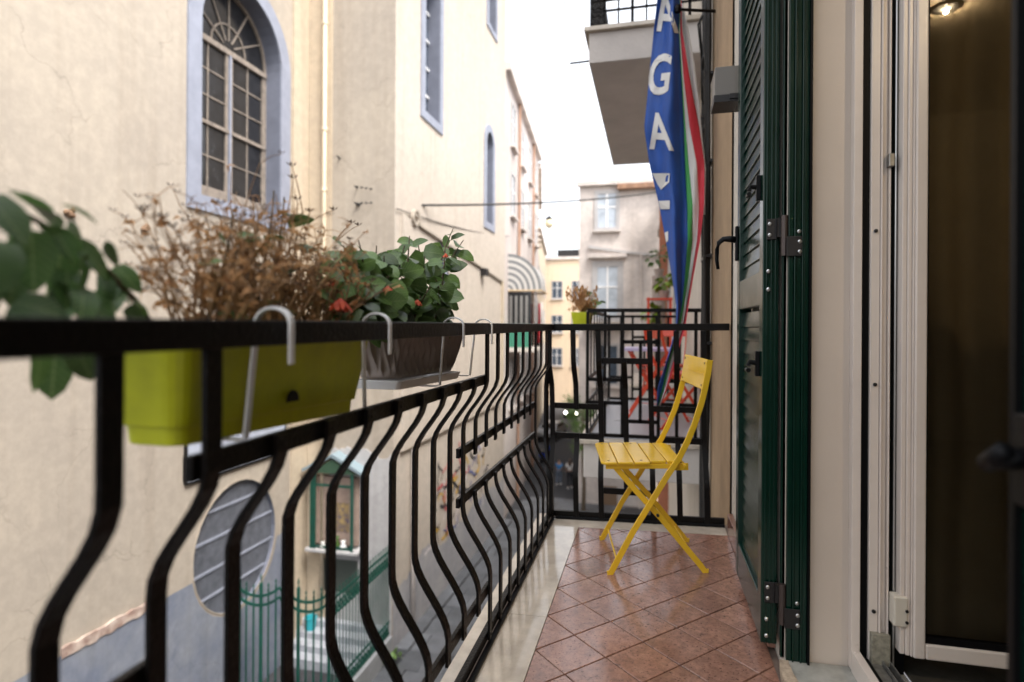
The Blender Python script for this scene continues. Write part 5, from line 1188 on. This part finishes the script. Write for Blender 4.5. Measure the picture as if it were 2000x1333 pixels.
# ------------------------------------------------------------------ street life
def car(label, loc, rz_, m, lights=False):
    c = empty('parked_car' if not lights else 'oncoming_car', loc, rz_, label, 'car'); hw = .82
    side = [(-2.0, .35), (-2.05, .7), (-1.9, .95), (-1.2, 1.02), (-.6, 1.42), (.7, 1.46), (1.5, 1.02), (2.0, .9), (2.05, .5), (2.0, .3)]
    V = []
    for s, k in ((-1, .9), (-1, 1), (1, 1), (1, .9)):
        for x, z in side:
            inn = 1 if z < 1.1 else .78; V.append((x, s*hw*inn*(k if z < 1.1 else k*.98), z))
    n = len(side); fs = [(a*n+i, a*n+(i+1) % n, (a+1)*n+(i+1) % n, (a+1)*n+i) for a in range(3) for i in range(n)]+[tuple(range(n)), tuple(range(3*n, 4*n))]
    o = link('body', MB().add(V, fs).mesh(smooth=False), m, c); bv(o, .05)
    for s in (-1, 1):
        link('side_window', MB().prism([(-1.05, s*.70, 1.05), (1.3, s*.72, 1.05), (.65, s*.66, 1.38), (-.55, s*.66, 1.36)], (0, s*.05, 0)).mesh(), M_DGLASS, c)
        for x in (-1.25, 1.3):
            w_ = link('wheel', MB().lathe((x, s*.74, .3), [(.28, -.09), (.3, -.06), (.3, .06), (.28, .09)], 18, 'y').mesh(), M_RUBBER, c)
            link('rim', MB().lathe((x, s*.78, .3), [(.18, -.06), (.18, .06)], 12, 'y').mesh(), M_ALU, w_)
        link('headlight', MB().lathe((-2.02, s*.60, .72), [(.10, -.04), (.12, .0), (.10, .02)], 12, 'x').mesh(), M_HEAD if lights else M_STEEL, c)
        link('tail_light', MB().box(1.98, 2.06, s*.6-.1, s*.6+.1, .65, .85).mesh(), M_REDC, c)
    link('windscreen', MB().prism([(-1.22, -.62, 1.05), (-1.22, .62, 1.05), (-.64, .55, 1.42), (-.64, -.55, 1.42)], (-.03, 0, .02)).mesh(), M_DGLASS, c)
    link('rear_window', MB().prism([(1.42, -.6, 1.08), (1.42, .6, 1.08), (.78, .54, 1.44), (.78, -.54, 1.44)], (.03, 0, .02)).mesh(), M_DGLASS, c)
    link('bumper', MB().box(-2.12, -1.98, -.75, .75, .32, .5).mesh(), M_DSTEEL, c)
    return c
car('silver grey car parked along the wall below the bend', (-8.3, 50, sz(50)), R(82), mat('silver_paint', (.45, .47, .5), .3, .4))
car('dark car coming up the far street with both headlights lit', (-8.6, 66, sz(66)), R(92), mat('dark_paint', (.05, .05, .06), .3, .2), True)
sc2 = empty('motor_scooter', (-7.05, 40, sz(40)), R(75), 'blue motor scooter parked against the wall at the bend', 'scooter')
BP = mat('blue_scooter_paint', (.02, .06, .4), .3)
for x in (-.6, .6):
    w_ = link('wheel', MB().lathe((x, 0, .23), [(.19, -.05), (.23, -.03), (.23, .03), (.19, .05)], 16, 'y').mesh(), M_RUBBER, sc2); link('rim', MB().lathe((x, 0, .23), [(.12, -.055), (.12, .055)], 12, 'y').mesh(), M_ALU, w_)
o = link('body', MB().prism([(-.75, -.16, .45), (-.5, -.16, .35), (0, -.16, .22), (.35, -.16, .22), (.42, -.16, .95), (.5, -.16, .95), (.52, -.16, .15), (-.1, -.16, .14), (-.45, -.16, .25), (-.1, -.16, .62), (-.8, -.16, .68)][:1]+[(-.8, -.16, .7), (-.1, -.16, .66), (0, -.16, .3), (.33, -.16, .28), (.42, -.16, .98), (.52, -.16, .98), (.5, -.16, .16), (-.3, -.16, .16)], (0, .32, 0)).mesh(), BP, sc2); bv(o, .03)
o = link('seat', MB().box(-.8, -.08, -.13, .13, .70, .80).mesh(), M_BLACK2, sc2); bv(o, .04)
link('handlebar', MB().tube([(.42, -.33, 1.06), (.47, 0, 1.02), (.42, .33, 1.06)], .018, 6).mesh(), M_BLACK2, sc2)
link('fork', MB().tube([(.6, 0, .23), (.46, 0, 1.0)], .03, 6).mesh(), M_DSTEEL, sc2)
link('headlamp', MB().lathe((.5, 0, .9), [(.07, 0), (.08, .05), (.06, .08)], 12, 'x').mesh(), M_WHITEP, sc2)

def skin_mesh(name, chain, m, parent, levels=1):
    """skeleton edges with a radius per joint grown into one surface"""
    vs_, es_, rad = chain; me = bpy.data.meshes.new(name); me.from_pydata(vs_, es_, []); o = link(name, me, m, parent)
    sk = o.modifiers.new('skin', 'SKIN'); me.skin_vertices.new() if not me.skin_vertices else None
    for i, r_ in enumerate(rad): me.skin_vertices[0].data[i].radius = (r_[0], r_[1]) if isinstance(r_, tuple) else (r_, r_)
    me.skin_vertices[0].data[0].use_root = True
    ss = o.modifiers.new('sub', 'SUBSURF'); ss.levels = levels; ss.render_levels = levels
    me.shade_smooth(); return o
def person(label, loc, rz_, top, legs, h=1.65, longhair=True):
    p = empty('person', loc, rz_, label, 'person'); p.scale = (h/1.68,)*3
    V = [(0, 0, .92), (0, 0, 1.12), (0, 0, 1.34), (0, -.01, 1.43), (0, .01, 1.52), (0, .0, 1.62),
         (.09, 0, .88), (.10, .07, .48), (.10, -.02, .08), (.10, .12, .03), (-.09, 0, .88), (-.10, -.06, .48), (-.10, -.2, .10), (-.10, -.10, .03),
         (.17, 0, 1.36), (.23, -.04, 1.12), (.23, .08, .90), (.23, .11, .82), (-.17, 0, 1.36), (-.23, .04, 1.12), (-.22, .12, .92), (-.22, .15, .84)]
    E_ = [(0, 1), (1, 2), (2, 3), (3, 4), (4, 5), (0, 6), (6, 7), (7, 8), (8, 9), (0, 10), (10, 11), (11, 12), (12, 13), (2, 14), (14, 15), (15, 16), (16, 17), (2, 18), (18, 19), (19, 20), (20, 21)]
    Rr = [(.14, .10), (.12, .09), (.14, .09), .05, .085, .08, .085, .06, .04, .03, .085, .06, .04, .03, .055, .042, .033, .035, .055, .042, .033, .035]
    skin_mesh('body', (V, E_, Rr), M_SKIN, p)
    skin_mesh('top_garment', ([V[i] for i in (0, 1, 2, 14, 15, 18, 19)], [(0, 1), (1, 2), (2, 3), (3, 4), (2, 5), (5, 6)], [(.165, .125), (.14, .11), (.16, .11), .07, .06, .07, .06]), top, p)
    skin_mesh('trousers', ([V[i] for i in (0, 6, 7, 8, 10, 11, 12)], [(0, 1), (1, 2), (2, 3), (0, 4), (4, 5), (5, 6)], [(.16, .12), .105, .08, .06, .105, .08, .06]), legs, p)
    hz_ = [(0, -.03, 1.60), (0, -.06, 1.5), (0, -.09, 1.38), (0, -.10, 1.2)] if longhair else [(0, -.02, 1.62), (0, -.04, 1.55)]
    skin_mesh('hair', (hz_, [(i, i+1) for i in range(len(hz_)-1)], [(.10, .10), (.10, .07), (.10, .05), (.06, .03)] if longhair else [(.095, .1), (.09, .08)]), M_HAIR, p)
    for s in (-1, 1): link('shoe', MB().box(s*.10-.045, s*.10+.045, (-.05 if s > 0 else -.24), (.19 if s > 0 else 0), 0, .08).mesh(), M_SHIRTW, p)
    return p
g0 = ray(1117, 950); d_ = 33.5
def onstreet(px_, Yv): q = atY(px_, 900, Yv); return (q.x, Yv, sz(Yv))
person('person with long brown hair in a white top and dark trousers walking down the street', onstreet(1113, 33), R(8), M_SHIRTW, M_TROUS, 1.68)
person('person in a bright blue shirt and pale trousers walking beside the parked vehicles', onstreet(1092, 33.6), R(-6), M_SHIRTB, M_JEANS, 1.5, False)
# street tree by the weathered house
tr = empty('street_tree', (-2.75, 24.5, sz(24.5)), label='slim leafy green street tree below the next balcony', cat='tree'); rs = random.Random(55)
th = 5.6
link('trunk', MB().tube([(0, 0, 0), (.05, .03, 2.2), (-.03, 0, 4.2), (0, 0, th)], [.10, .08, .05, .02], 8).mesh(smooth=True), mat('bark', (.12, .09, .06), .9, var=.3, vscale=20), tr)
for k in range(9):
    a = k*2.2; z = 3.4+.25*k; link('limb', MB().tube([(0, 0, z), (.25*math.cos(a), .25*math.sin(a), z+.3), (.55*math.cos(a), .55*math.sin(a), z+.45)], [.03, .02, .008], 5).mesh(), MATS['bark'], tr)
mb = MB()
for k in range(3200):
    cl_ = k % 26; rr = random.Random(cl_); c = Vector((rr.gauss(0, .32), rr.gauss(0, .32), rr.uniform(3.5, th+.3))); p = c+Vector((rs.gauss(0, .16), rs.gauss(0, .16), rs.gauss(0, .15)))
    d = Vector((rs.gauss(0, 1), rs.gauss(0, 1), rs.gauss(-.3, 1))).normalized()*.07; x = d.cross(Vector((rs.gauss(0, 1), rs.gauss(0, 1), rs.gauss(0, 1)))).normalized()*.028
    mb.add([p, p+d*.5+x, p+d, p+d*.5-x], [(0, 1, 2, 3)])
tag(link('crown', mb.mesh(), mat('tree_leaf', (.12, .22, .04), .5, vscale=3, col2=(.05, .11, .02)), tr), kind='stuff')
